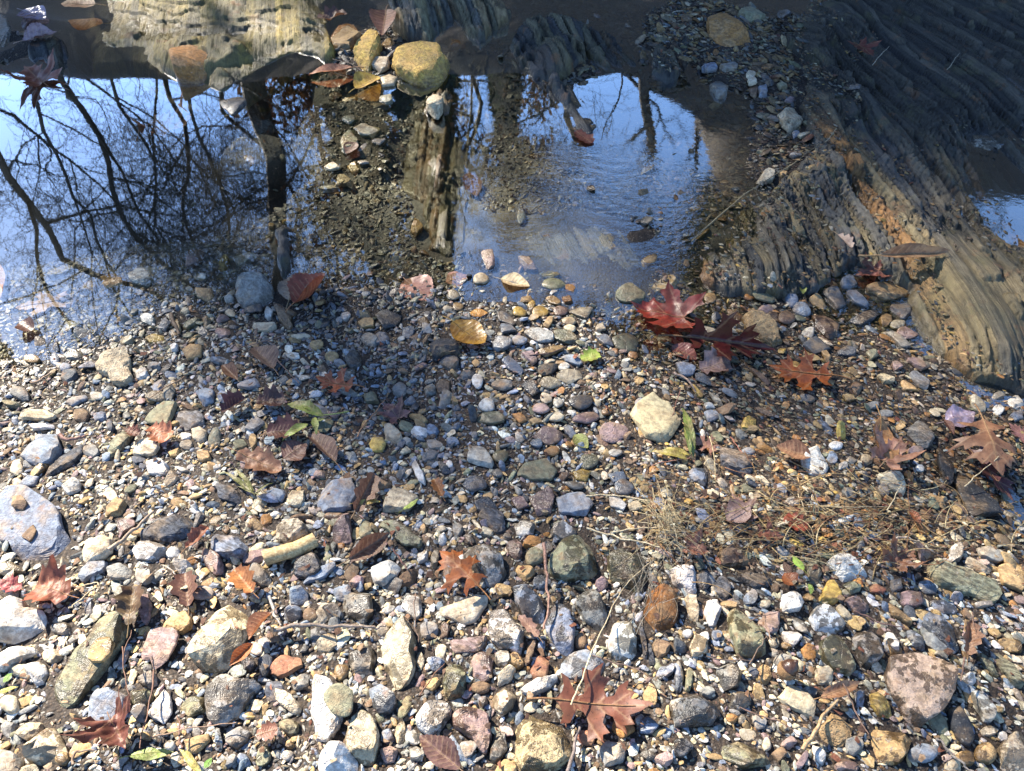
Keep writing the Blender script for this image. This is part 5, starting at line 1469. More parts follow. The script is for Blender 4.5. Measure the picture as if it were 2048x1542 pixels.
leaf('F', 'scrap', 1160, 740, 1050, 620, .6, (.40, .24, .17), 'small salmon leaf strip between the speckled stones', lift=.022, fold=.6)
leaf('E', 'round', 660, 430, 860, 560, .95, (.42, .22, .035), 'ochre curled leaf left of the flake bed', lift=.014, curl=.4, bend=.3, gloss=.5)
leaf('E', 'smooth', 760, 372, 862, 368, 1.3, (.46, .22, .04), 'small orange-yellow oval leaf above the ochre curled leaf', lift=.006, gloss=.5, stalk=False)
leaf('E', 'scrap', 1410, 640, 1520, 605, 1.2, (.32, .40, .06), 'lime green leaf scrap in the flake bed', lift=.012, curl=.5, stalk=False)
leaf('E', 'round', 1370, 1080, 1450, 1160, .9, (.28, .31, .08), 'yellow-green leaf scrap beside the mauve flakes', lift=.012, curl=.3, stalk=False)
leaf('E', 'maple', 340, 980, 250, 890, .9, (.17, .085, .08), 'small dull maroon leaf in the dark gravel', lift=.014, curl=.4, wave=.1)
leaf('E', 'scrap', 90, 1530, 200, 1310, .7, (.22, .12, .075), 'long brown curled leaf right of the bright blue slab', lift=.02, fold=.9, roll=.4)
leaf('E', 'lance', 95, 1480, 235, 1470, 1.3, (.50, .36, .08), 'yellow leaf strip above the cream and tan flat block', lift=.02)
leaf('E', 'lance', 370, 1520, 460, 1455, 1.2, (.36, .48, .08), 'pale green leaf strip on the cream and tan flat block', lift=.03, name='green_leaf', group='green leaves on the bank')
leaf('E', 'scrap', 600, 1440, 550, 1340, .8, (.32, .13, .04), 'orange-brown curled leaf left of the mauve notched slate', lift=.018, fold=.7)
leaf('E', 'round', 380, 170, 520, 290, 1.2, (.50, .25, .17), 'pink-orange leaf lying in the shallows left of the silt patch', lift=.002, curl=.15, gloss=.4)
leaf('E', 'round', 620, 190, 750, 150, 1.1, (.36, .19, .13), 'dull pink leaf next to the foam line in the shallows', lift=.002, curl=.1, gloss=.4)
leaf('E', 'round', 1870, 40, 1760, 130, 1.3, (.38, .20, .09), 'tan notched leaf drowned behind the quartz lump', lift=.0, hz=-.012, curl=.1)
leaf('E', 'round', 1640, 110, 1580, 165, 1.2, (.36, .17, .06), 'small orange leaf drowned left of the tan notched leaf', lift=.0, hz=-.012, curl=.1)
leaf('E', 'smooth', 940, 168, 1110, 215, 1.2, (.52, .42, .24), 'cream pointed leaf on the edge of the grey silt', lift=.004, fold=.4)
leaf('G', 'oak', 250, 1180, 110, 1090, 1.0, (.32, .16, .11), 'pinkish oak leaf under the green grass blades', lift=.012, curl=.25)
leaf('G', 'maple', 400, 1560, 340, 1430, 1.0, (.30, .18, .14), 'faded brown leaf right of the dry straw tuft', lift=.016, curl=.3, wave=.08)
leaf('G', 'round', -10, 560, 130, 640, 1.0, (.22, .075, .06), 'purple-brown leaf with pale veins below the red maple leaf', lift=.006, curl=.3, gloss=.4)
leaf('G', 'scrap', 150, 700, 330, 650, 1.2, (.30, .20, .17), 'pale mauve ragged leaf left of the rust-orange oak leaf', lift=.012, curl=.5, wave=.1)
leaf('G', 'oak', 1720, 1150, 2000, 1480, .5, (.10, .030, .030), 'long dark red leaf in shade under the brown pin oak leaf', lift=.012, fold=.5, gloss=.4)
leaf('G', 'round', 1590, 1000, 1760, 960, 1.0, (.42, .33, .40), 'pale mauve wet leaf in the dark corner shallows', lift=.008, curl=.4, wave=.08, gloss=.6)
leaf('G', 'maple', 2060, 1100, 1960, 1010, 1.0, (.26, .12, .10), 'dull pink leaf at the right edge of the shallows', lift=.006, curl=.3)
leaf('G', 'ovate', 1580, 990, 1640, 1080, .7, (.13, .04, .025), 'small red-brown leaf left of the brown pin oak leaf', lift=.02, fold=.5)
leaf('G', 'maple', 1200, 130, 1060, 140, 1.0, (.22, .075, .045), 'brown-red leaf clump at the foot of the ribbed ledge', lift=.012, curl=.5, wave=.12, hz=.012)
leaf('G', 'smooth', 1200, 30, 1610, 15, .45, (.36, .22, .11), 'long dry curled leaf on top of the sunlit ledge edge', fold=1.0, hz=.055, roll=.4)
leaf('G', 'scrap', 960, -90, 1040, -10, .7, (.42, .30, .22), 'thin pale curled leaf on the ribbed ledge', fold=.8, hz=.06)
leaf('G', 'round', 1185, 1010, 1290, 1275, .5, (.40, .20, .07), 'small golden leaf scraps below the pinkish-tan leaf', lift=.012, wave=.1)
leaf('I', 'round', 700, 440, 640, 370, 1.5, (.36, .11, .03), 'glossy orange leaf in the litter above the white stone', lift=.016, curl=.3, gloss=.4)
leaf('I', 'maple', 80, 215, 210, 250, 1.0, (.30, .14, .09), 'rust crumpled leaf beside the dry straw tuft', lift=.02, curl=.6, wave=.15)
leaf('I', 'scrap', 780, 110, 640, 40, 1.2, (.32, .07, .03), 'torn red-orange leaf in the straw', lift=.02, curl=.5, wave=.1)
leaf('I', 'smooth', 1440, 80, 1370, -10, .9, (.34, .10, .03), 'red-orange curled leaf in the litter at the right', lift=.02, fold=.6)
leaf('I', 'maple', 1290, 320, 1400, 240, 1.1, (.24, .12, .07), 'brown shrivelled leaf above the tan long stone', lift=.02, curl=.8, wave=.18)
leaf('I', 'lance', 860, 1095, 1105, 1010, 1.3, (.38, .20, .10), 'rolled tan leaf below the grey-cream cube', lift=.022, fold=.3, curl=1.5)
leaf('I', 'scrap', 1720, 850, 1740, 660, .7, (.30, .16, .09), 'curled brown leaf strip right of the slanted slab', lift=.018, fold=.8, wave=.12)
leaf('I', 'ovate', 680, 380, 640, 300, .8, (.16, .09, .06), 'dull brown leaf left of the tiny green leaf', lift=.016)
leaf('I', 'lance', 760, 350, 695, 270, 2.0, (.36, .55, .08), 'tiny bright green leaf above the glossy orange leaf', lift=.03, name='green_leaf', group='green leaves on the bank')
leaf('I', 'round', 440, -30, 300, 60, 1.0, (.34, .23, .19), 'faded pinkish-brown leaf above the straw', lift=.02, curl=.3)
leaf('I', 'oak', 480, 130, 640, 170, 1.0, (.22, .075, .045), 'dark rust leaf under the straw left of the white stone', lift=.015, curl=.4, wave=.1)
leaf('A', 'ovate', 130, 235, 330, 185, 1.3, (.36, .25, .26), 'wet mauve curled leaf at the upper left', hz=.03, curl=.5, wave=.1, gloss=.7)
leaf('A', 'maple', 250, 480, 150, 400, 1.1, (.26, .085, .045), 'wet red-brown leaf at the upper left edge', hz=.008, curl=.4, wave=.1, gloss=.6)
leaf('A', 'ovate', 2060, 400, 1810, 430, .55, (.42, .19, .10), 'orange-brown dry leaf by the golden quartz boulder', hz=.015, fold=.5)
leaf('A', 'scrap', 1860, 110, 2030, 90, .9, (.09, .045, .03), 'dark brown leaf above the brown boulder', hz=.09, fold=.5, wave=.1)
leaf('A', 'maple', 1000, 760, 900, 680, 1.3, (.28, .14, .07), 'drowned brown leaf clump in the left pool', hz=-.03, curl=.4, wave=.15)
leaf('A', 'round', 560, 30, 350, 20, .8, (.24, .13, .06), 'brown leaf at the top of the dark bedrock block', hz=.03, curl=.3)
leaf('A', 'round', 130, 60, 260, 110, 1.0, (.20, .19, .28), 'bluish wet leaf in the top left corner', hz=.01, curl=.3, gloss=.8)
leaf('J', 'ovate', 90, 520, 235, 445, 1.25, (.46, .30, .05), 'yellow veined leaf below the sunlit yellow boulders', hz=.012, curl=.3, fold=.3)
leaf('J', 'ovate', 270, 60, 250, 200, .9, (.20, .10, .07), 'red-brown pointed leaf behind the golden quartz boulder', hz=.06, fold=.5)
leaf('J', 'smooth', -60, 90, 10, 60, 1.2, (.18, .09, .06), 'small brown leaf above the brown boulder', hz=.08)
leaf('J', 'scrap', 1380, 765, 1475, 840, .9, (.16, .04, .025), 'dark red leaf floating below the dark ribbed block', hz=.004, curl=.3, gloss=.3)
leaf('J', 'smooth', 750, 1010, 800, 1150, .9, (.085, .03, .018), 'dark red drowned leaf in the rippled water', hz=-.012)
leaf('J', 'round', 90, 830, 40, 900, .9, (.07, .03, .022), 'dark brown leaf beside the pebble spit', hz=.01, curl=.3)
leaf('H', 'maple', 1080, 260, 1170, 330, .9, (.14, .035, .02), 'dark red leaf on the shaded upper ledge', hz=.09, curl=.3)
leaf('H', 'scrap', 1660, 560, 1780, 510, 1.0, (.12, .022, .018), 'dark crimson leaf beside the pale oval pebble', hz=.012, curl=.3)
leaf('D', 'maple', 330, 300, 60, 340, .55, (.44, .28, .24), 'pale pink leaf drowned in the left shallows', hz=-.008, curl=.1)
leaf('D', 'round', 190, 470, 110, 420, 1.1, (.07, .022, .014), 'dark red-black leaf at the left water edge', hz=.012, curl=.6, gloss=.4)
leaf('D', 'smooth', -30, 60, 10, 300, .4, (.46, .25, .20), 'salmon pink leaf cut off by the left edge of the pool', hz=-.008)

# ------------------------------------------------------------------ twigs, stalks, strips of wood
def twig(tile, r, col, pts, lab, cat='twig', name='twig', lift=.016, r2=None, group='twigs and stems fallen on the bank', hs=None):
    a = np.array([[float(v) for v in p.split(',')] for p in pts.split()]); px, py = tpx(tile, a[:, 0], a[:, 1])
    z0 = drop(px, py)[:, 2]; z = np.maximum(z0, .0) + lift + (np.array(hs) if hs is not None else 0)
    P = spline(ground(px, py, z), 7); n = len(P); rs = np.random.default_rng(len(ALL))
    P = P + ((min(r, .0018) if r < .01 else .0004) / r) * np.stack([vnoise(np.stack([np.arange(n) * .45, np.full(n, k * 7.1), np.full(n, len(ALL) * 1.3)], 1), 3) for k in range(3)], 1) * r * 1.6
    P[:, 2] = np.maximum(P[:, 2], terrain(P[:, 0], P[:, 1]) + r)
    rad = r * np.linspace(1, (r2 or .55), n) * (1 + min(.18, .0005 / r) * vnoise(np.stack([np.arange(n) * .9, np.zeros(n), np.full(n, len(ALL))], 1), 5))
    org = P[n // 2].copy(); tb = Tubes(); tb.add(P - org, rad, 4 if r < .0012 else 8)
    if r >= .0012:   # closed ends
        tb.add(np.array([P[0], P[0] - (P[1] - P[0]) * .02]) - org, [rad[0], rad[0] * .02], 8); tb.add(np.array([P[-1], P[-1] + (P[-1] - P[-2]) * .02]) - org, [rad[-1], rad[-1] * .02], 8)
    o = link(name, tb.mesh(name), M['twig']); o.location = org; o.color = (*col, 1); tag(o, lab, cat, group)
    ALL.append(dict(o=o, px=px.mean(), py=py.mean(), done=True)); return o
GB, RBt, STR = (.24, .19, .15), (.19, .10, .065), (.55, .45, .28)
twig('P', .0035, GB, '545,1260 590,1251 650,1254 705,1251 740,1256 772,1252', 'grey-brown stick lying across the stones at the bottom', lift=.022)
twig('C', .0145, (.58, .42, .20), '1545,285 1640,255 1740,225 1845,175', 'thick tan peeled stick below the porous cream stone', 'stick', 'stick', lift=.016, r2=.95)
twig('C', .0040, (.36, .27, .19), '640,235 720,170 810,90 900,5', 'flat tan wood sliver right of the pale oval stone', lift=.022)
twig('C', .0010, RBt, '715,800 725,930 750,1060 765,1170', 'thin brown stem bending over the bottom blue-grey rock', lift=.05)
twig('C', .0010, RBt, '720,840 760,740 770,700', 'short brown stem at the side of the olive-grey slab', lift=.05)
twig('C', .0014, RBt, '905,940 880,1080 850,1230 820,1390', 'reddish stem left of the pale pink diamond stone', lift=.03)
twig('C', .0012, (.28, .18, .12), '880,1330 1030,1295 1200,1265 1385,1245', 'brown stem lying across below the notched grey block', lift=.03)
twig('C', .0013, STR, '405,580 450,540 520,480 580,445 560,430 500,435 470,450', 'pale hooked grass stalk left of the olive-grey slab', lift=.02)
twig('C', .0022, (.22, .15, .10), '430,1480 440,1420 560,1410', 'brown bent stem at the bottom left', lift=.018)
twig('C', .0016, (.20, .11, .08), '1060,1390 1050,1290 1040,1200', 'brown stem above the tan half-moon pebble', lift=.024)
twig('C', .0016, (.40, .33, .25), '960,320 1010,360 1060,400', 'pale short stick above the big cream block', lift=.02)
twig('C', .0030, (.36, .33, .29), '1580,500 1600,580 1640,680', 'pale grey stick right of the folded orange-brown leaf', lift=.02)
twig('F', .0013, STR, '1355,1140 1400,1030 1450,890 1500,760 1560,640 1640,480 1720,390 1835,290', 'long pale straw arching up from the big red-brown oak leaf', lift=.02, hs=[.03, .03, .03, .03, .03, .02, .02, .01])
twig('F', .0030, (.30, .17, .12), '1190,200 1200,320 1212,430 1216,560 1190,690', 'reddish twig between the two speckled lavender stones', lift=.032)
twig('F', .0018, STR, '1435,110 1560,140 1720,180 1870,215', 'pale root strand left of the dry straw tuft', lift=.04)
twig('F', .0014, STR, '1600,130 1740,110 1880,95', 'second pale strand reaching the straw tuft from the left', lift=.03)
twig('F', .0011, (.20, .10, .06), '470,1080 540,980 610,900', 'thin red-brown stem left of the grey-brown pentagon', lift=.03)
twig('F', .0011, (.16, .10, .07), '440,480 435,580 445,700 460,780', 'thin dark stem over the upright two-tone tan rock', lift=.04)
twig('F', .0016, (.17, .08, .06), '310,230 350,290 395,350', 'dark red stem above the rounded white stone', lift=.03)
twig('F', .0035, (.20, .16, .14), '1330,1540 1370,1400 1400,1270', 'thick grey-brown stem hanging below the big oak leaf', lift=.02)
twig('F', .0012, (.18, .12, .09), '1480,850 1600,890 1720,930 1860,1000', 'thin brown stem above the tip of the big oak leaf', lift=.03)
twig('E', .0016, STR, '1440,1440 1560,1430 1680,1445 1790,1465', 'pale stalk at the foot of the flake bed', lift=.014)
twig('E', .0013, (.36, .18, .09), '100,1090 160,1000 210,940 262,878', 'orange-brown stem above the yellow-cream round pebble', lift=.016)
twig('E', .0008, (.17, .12, .09), '650,750 662,850 655,970', 'very thin upright stem in the dark gravel', lift=.014)
twig('E', .0014, (.10, .06, .05), '1115,620 1240,600 1330,560', 'brown stem in the top of the flake bed', lift=.012)
twig('E', .0012, (.42, .20, .12), '1830,1260 1920,1235 2048,1215', 'reddish stem beside the yellow grass', lift=.014)
twig('E', .0010, (.26, .12, .08), '1990,820 1965,900 1945,980', 'thin red stem right of the large cream-yellow stone', lift=.014)
twig('I', .0016, (.16, .09, .07), '1050,590 1130,625 1230,665 1355,690', 'dark red twig above the black-spotted grey rock', lift=.03)
twig('I', .0016, (.20, .12, .08), '950,970 1010,1070 1060,1170 1140,1310', 'brown stem slanting past the tan pyramid rock', lift=.028)
twig('I', .0034, (.42, .28, .15), '755,1400 830,1290 880,1200 960,1110', 'tan reed strip left of the tan pyramid rock', lift=.026)
twig('I', .0016, (.22, .14, .09), '525,600 545,690 565,760', 'brown stem right of the tall dark mottled rock', lift=.034)
twig('I', .0010, (.16, .10, .07), '430,655 520,620 625,600', 'thin stem over the mauve-grey stone', lift=.036)
twig('I', .0014, (.14, .10, .08), '190,855 300,875 460,880', 'dark stem above the round two-tone grey stone', lift=.024)
twig('I', .0012, (.18, .11, .08), '390,1160 500,1200 620,1240 740,1320', 'thin brown stem below the acorn', lift=.022)
twig('I', .0012, (.15, .10, .07), '440,900 500,800 540,740', 'dark stem left of the acorn', lift=.03)
twig('I', .0012, (.20, .12, .08), '1745,600 1760,680 1770,760', 'brown stem right of the curled brown leaf strip', lift=.024)
twig('I', .0018, (.22, .13, .09), '1690,860 1692,920 1685,1000', 'red-brown stem on the margin of the big purple-brown slab', lift=.05)
twig('I', .0022, (.26, .22, .18), '1540,1330 1620,1420 1700,1490 1760,1540', 'grey stick between the blue bowl-shaped stone and round tan pebble', lift=.02)
twig('I', .0022, (.44, .36, .28), '1290,175 1340,160 1440,180', 'pale crooked twig below the brown litter', lift=.024)
twig('G', .0012, STR, '1700,1385 1760,1325 1830,1270 1900,1205', 'pale straw lying over the blue-black slate', lift=.03, hs=[0, .01, .02, .03])
twig('G', .0014, (.26, .10, .06), '325,1090 370,1150 412,1212', 'red stem above the dark slate block', lift=.018)
twig('G', .0011, STR, '720,1430 750,1490 780,1565', 'pale stem in the straw left of the cream boot-shaped stone', lift=.018)
twig('G', .0011, STR, '1250,1525 1290,1450 1335,1365', 'pale stem crossing the cream boot-shaped stone', lift=.035)
twig('G', .0011, STR, '780,1490 920,1500 1080,1503 1250,1498', 'long pale straw below the brilliant white stone', lift=.018)
twig('G', .0030, (.28, .20, .15), '0,720 60,750 130,830', 'brown stem pointing down from the red maple leaf', lift=.012)
twig('D', .0012, (.22, .13, .09), '1385,580 1490,550 1600,520 1700,495', 'thin brown stem above the pale brown folded leaf', lift=.022)
twig('D', .0028, (.32, .21, .13), '180,780 240,755 305,720', 'short tan twig left of the tall cream yellow stone', lift=.016)
twig('D', .0015, (.30, .18, .10), '1080,745 980,800 875,870', 'tan stem right of the grey pentagon pebble', lift=.018)
twig('D', .0060, (.15, .10, .06), '1000,370 1020,430 1050,490', 'short brown stub at the wet edge', lift=.008)
twig('D', .0014, (.22, .13, .09), '1620,640 1690,720 1750,780', 'brown stem below the pale brown folded leaf', lift=.018)
twig('D', .0040, (.24, .13, .10), '340,1080 390,1110 450,1100 500,1090', 'dark pink twig behind the long tapered slate', lift=.02)
twig('J', .0016, (.10, .07, .05), '-40,350 60,370 140,425', 'dark twig under the golden quartz boulder', lift=.02)
twig('J', .0012, (.11, .08, .05), '920,200 970,150 1010,90', 'thin dark twig on the olive angular stone', lift=.05)
twig('H', .0010, (.40, .36, .28), '1160,380 1210,320 1260,270', 'pale thin stem on the shaded upper ledge', lift=.10)
twig('H', .0010, (.40, .36, .28), '1600,410 1640,350 1670,310', 'second pale thin stem further along the shaded ledge', lift=.09)
twig('H', .0018, (.20, .17, .10), '100,1410 300,1230 500,1080 700,960 860,830', 'long straight dark root running up to the pale lumpy rock', lift=.03)
twig('H', .0012, (.30, .26, .18), '890,830 920,790 950,750', 'short pale stem at the top of the slanting ledge', lift=.06)

# ------------------------------------------------------------------ dry straw tuft, straw litter, leaf crumbs
def strand_set(center_fn, N, lr, rr, colr, name, lab, kind=None, cat=None, seed=3, lift=.02):
    rs = np.random.default_rng(seed); tb = Tubes(); cols = []
    for k in range(N):
        p, ang, L = center_fn(rs); n = 7; t = np.linspace(-.5, .5, n)
        c = rs.normal(0, .5); x = p[0] + L * (t * math.cos(ang) - c * t * t * math.sin(ang)); y = p[1] + L * (t * math.sin(ang) + c * t * t * math.cos(ang))
        z = np.maximum(terrain(x, y) + .004, p[2] + rs.uniform(-.02, .02) * t + rs.uniform(0, lift) - .02 * t * t)
        z = np.maximum(z, terrain(x, y) + .004)
        tb.add(np.stack([x, y, z], 1), rs.uniform(*rr) * np.linspace(1, .4, n), 4)
        cc = np.array(colr[rs.integers(len(colr))]) * rs.uniform(.7, 1.15); cols.append(np.repeat(np.r_[cc, 1][None], n * 4, 0))
    me = tb.mesh(name); add_attr(me, 'Col', 'FLOAT_COLOR', np.concatenate(cols))
    o = link(name, me, M['chaff']); tag(o, lab, cat, None, kind); return o
hub = drop([1332], [1085])[0]
def tuft(rs):
    u = rs.random(); a = rs.normal(-.9, .65)
    if u < .35: a = rs.normal(math.pi * .55, .5)
    L = abs(rs.normal(.055, .03)) + .015; s = rs.uniform(0, .6) * L
    return (hub[0] + s * math.cos(a) + rs.normal(0, .015), hub[1] + .02 + s * math.sin(a) + rs.normal(0, .018), hub[2] + .02), a, L
o = strand_set(tuft, 75, 0, (.0004, .0009), [(.52, .42, .24), (.46, .36, .2), (.6, .5, .32)], 'straw_tuft', 'fluffy dry straw tuft at the lower end of the flake bed', cat='dry grass', lift=.03)
ALL.append(dict(o=o, px=1330, py=1085, done=True))
sc_ = drop([1600], [1045])[0]
def litter(rs):
    x = np.clip(rs.normal(1610, 170), 1330, 2030); y = rs.normal(1050 + (x - 1600) * .03, 48); p = drop([x], [y])[0]
    return (p[0], p[1], p[2] + .010), rs.normal(-.12, .55), rs.uniform(.03, .13)
strand_set(litter, 260, 0, (.0004, .0014), [(.50, .36, .17), (.42, .27, .12), (.56, .45, .25), (.28, .14, .07)], 'straw', 'dry straw litter strewn across the right bank', kind='stuff', seed=8, lift=.022)
def hairs(rs):
    x = rs.normal(1290, 22); y = rs.normal(1185, 30); p = drop([x], [y])[0]
    return (p[0], p[1], p[2] + .03), rs.normal(1.2, .4), rs.uniform(.04, .10)
o = strand_set(hairs, 40, 0, (.0003, .0006), [(.42, .38, .30), (.30, .26, .2)], 'root_hairs', 'wispy grey root hairs over the amber orange block', cat='roots', seed=18, lift=.02)
ALL.append(dict(o=o, px=1290, py=1185, done=True))

def crumbs():
    rs = np.random.default_rng(77); Vs, Fs, Cs, nV = [], [], [], 0
    cols = [(.20, .11, .06), (.13, .07, .045), (.30, .20, .12), (.09, .05, .035), (.36, .27, .17), (.20, .08, .045)]
    N = 750; x = rs.uniform(0, 2048, N); y = rs.uniform(640, 1560, N)
    lit = rs.random(N) < .35; x = np.where(lit, np.clip(rs.normal(1600, 200, N), 1300, 2040), x); y = np.where(lit, rs.normal(1050, 50, N), y)
    P = drop(x, y); d = sdist(LAND, P[:, 0], P[:, 1]); keep = (d > -.01)
    for p in P[keep]:
        n = rs.integers(6, 9); a = np.sort(rs.uniform(0, 2 * math.pi, n)); L = rs.uniform(.003, .010); r = L * rs.uniform(.6, 1, n)
        lx, ly = r * np.cos(a), r * np.sin(a) * rs.uniform(.35, .9); cv = rs.uniform(-40, 40)
        lz = cv * lx * lx + rs.uniform(-.5, .5) * ly; az = rs.uniform(0, 6.28); o = max(float(occ_at(p[0], p[1])), 0) * .7
        X_, Y_ = lx * math.cos(az) - ly * math.sin(az), lx * math.sin(az) + ly * math.cos(az)
        V = np.stack([X_, Y_, lz - lz.min()], 1) + p + np.array([0, 0, o + rs.uniform(.004, .009)])
        V = np.vstack([V, V.mean(0) + np.array([0, 0, .001])])
        Vs.append(V); Fs.append(np.array([[k, (k + 1) % n, n] for k in range(n)]) + nV); nV += n + 1
        c = np.array(cols[rs.integers(len(cols))]) * rs.uniform(.7, 1.2); Cs.append(np.repeat(np.r_[c, 1][None], n + 1, 0))
    me = mesh_np('leaf_litter', np.concatenate(Vs), np.concatenate(Fs)); add_attr(me, 'Col', 'FLOAT_COLOR', np.concatenate(Cs))
    tag(link('leaf_litter', me, M['chaff']), 'crumbs of brown leaves scattered over the bank', kind='stuff')
crumbs()

# ------------------------------------------------------------------ acorn and green plants
p = drop([1574], [1343], .02)[0]
ac = bpy.data.objects.new('acorn', None); COL.objects.link(ac); ac.location = p + np.array([0, 0, .012]); tag(ac, 'glossy dark brown acorn in its cup among grey stones', 'acorn')
V0, Fc = ICO[4]; V = V0.copy(); up_ = np.clip(V[:, 2], 0, 1); V *= np.array([.0135, .0135, .0165]); V[:, 2] += .004 * np.exp(-((1 - V0[:, 2]) / .03) ** 2)
nut = link('nut', mesh_np('nut', V, Fc), M['nut'], ac)
m = V0[:, 2] < .12; V = V0 * np.array([.0155, .0155, .0165]); V[:, 2] = np.minimum(V[:, 2], .002); V *= (1 + .05 * vnoise(V0 * 14, 3))[:, None]; V[:, 2] -= .003
cup = link('cup', mesh_np('cup', V, Fc), M['cap'], ac)
q = Vector((.55, .35, .75)).to_track_quat('Z', 'Y'); ac.rotation_euler = q.to_euler()
ALL.append(dict(o=ac, px=1574, py=1343, done=True))

def plant(tile, lab, stem, leaves, col, tp='ovate', name='green_sprig', wid=1.0, lift=.03):
    a = np.array([[float(v) for v in p.split(',')] for p in stem.split()]); px, py = tpx(tile, a[:, 0], a[:, 1])
    z0 = drop(px, py)[:, 2] + lift * np.linspace(.4, 1, len(px)); P = spline(ground(px, py, z0), 6)
    e = bpy.data.objects.new(name, None); COL.objects.link(e); e.location = P[0]; tag(e, lab, 'plant', 'green shoots on the bank')
    bpy.context.view_layer.update()
    tb = Tubes(); tb.add(P - P[0], np.linspace(.0016, .0008, len(P)), 6); s = link('stem', tb.mesh('stem'), M['twig'], e); s.color = (.30, .34, .10, 1)
    for k, (bx, by, tx, ty) in enumerate(leaves):
        px, py = tpx(tile, [bx, tx], [by, ty]); z = drop([px.mean()], [py.mean()])[0, 2] + lift
        G = ground(px, py, np.array([z, z + .004])); d = G[1] - G[0]; L = np.hypot(d[0], d[1])
        W, F3, vein, st = leaf_mesh(tp, L, wid, 300 + k + len(ALL), stalk=False, curl=.4, wave=.04, fold=.2, bend=-.3)
        me = mesh_np('leaf', W, F3); add_attr(me, 'vein', 'FLOAT', vein); b = link('leaf', me, M['leaf'], e)
        c = np.array(col) * (.8 + .12 * (k % 4)); b.color = (*c, 1); b['gloss'] = .2
        b.location = Vector(G[0] - P[0]); b.rotation_euler = (0, 0, math.atan2(d[1], d[0]))
    ALL.append(dict(o=e, px=float(px.mean()), py=float(py.mean()), done=True)); return e
plant('D', 'yellow-green serrated sprig lying on maroon leaves', '2040,945 1950,960 1860,965 1790,950', [(1890, 960, 1670, 870), (1860, 950, 1740, 860), (1840, 970, 1850, 1060), (1800, 1010, 1640, 1095), (1900, 985, 1830, 1000)], (.27, .32, .06), 'lance', wid=1.4)
plant('G', 'upright serrated green blades right of the cream-yellow stone', '110,1190 95,1120 75,1040', [(118, 1195, 60, 880), (100, 1190, 62, 1010)], (.19, .26, .05), 'lance', 'fern_sprig', .6, .03)
plant('E', 'yellow grass blades below the large cream-yellow flat stone', '2040,1200 1960,1180 1900,1160', [(2040, 1215, 1830, 1155), (2048, 1195, 1900, 1140)], (.46, .38, .07), 'lance', 'grass_sprig', 1.0, .02)
plant('D', 'mossy green grass tuft in the left gravel', '1480,1420 1470,1390 1450,1350', [(1490, 1425, 1300, 1270), (1485, 1420, 1590, 1350), (1480, 1415, 1420, 1330), (1490, 1420, 1530, 1430), (1480, 1420, 1380, 1370), (1485, 1400, 1360, 1250)], (.20, .21, .045), 'lance', 'grass_tuft', .45, .02)
plant('G', 'mossy green plant in the shallows below the ledge', '760,210 740,170 690,120', [(760, 200, 660, 90), (750, 190, 800, 150), (745, 180, 640, 140), (750, 210, 760, 250), (720, 150, 700, 80), (740, 180, 690, 190)], (.14, .17, .025), 'ovate', 'moss_sprig', 1.0, .016)
plant('I', 'small green shoot left of the ochre triangular stone', '800,490 806,470 808,440', [(800, 490, 815, 430), (802, 485, 790, 420)], (.30, .46, .07), 'lance', 'green_shoot', 1.6, .03)

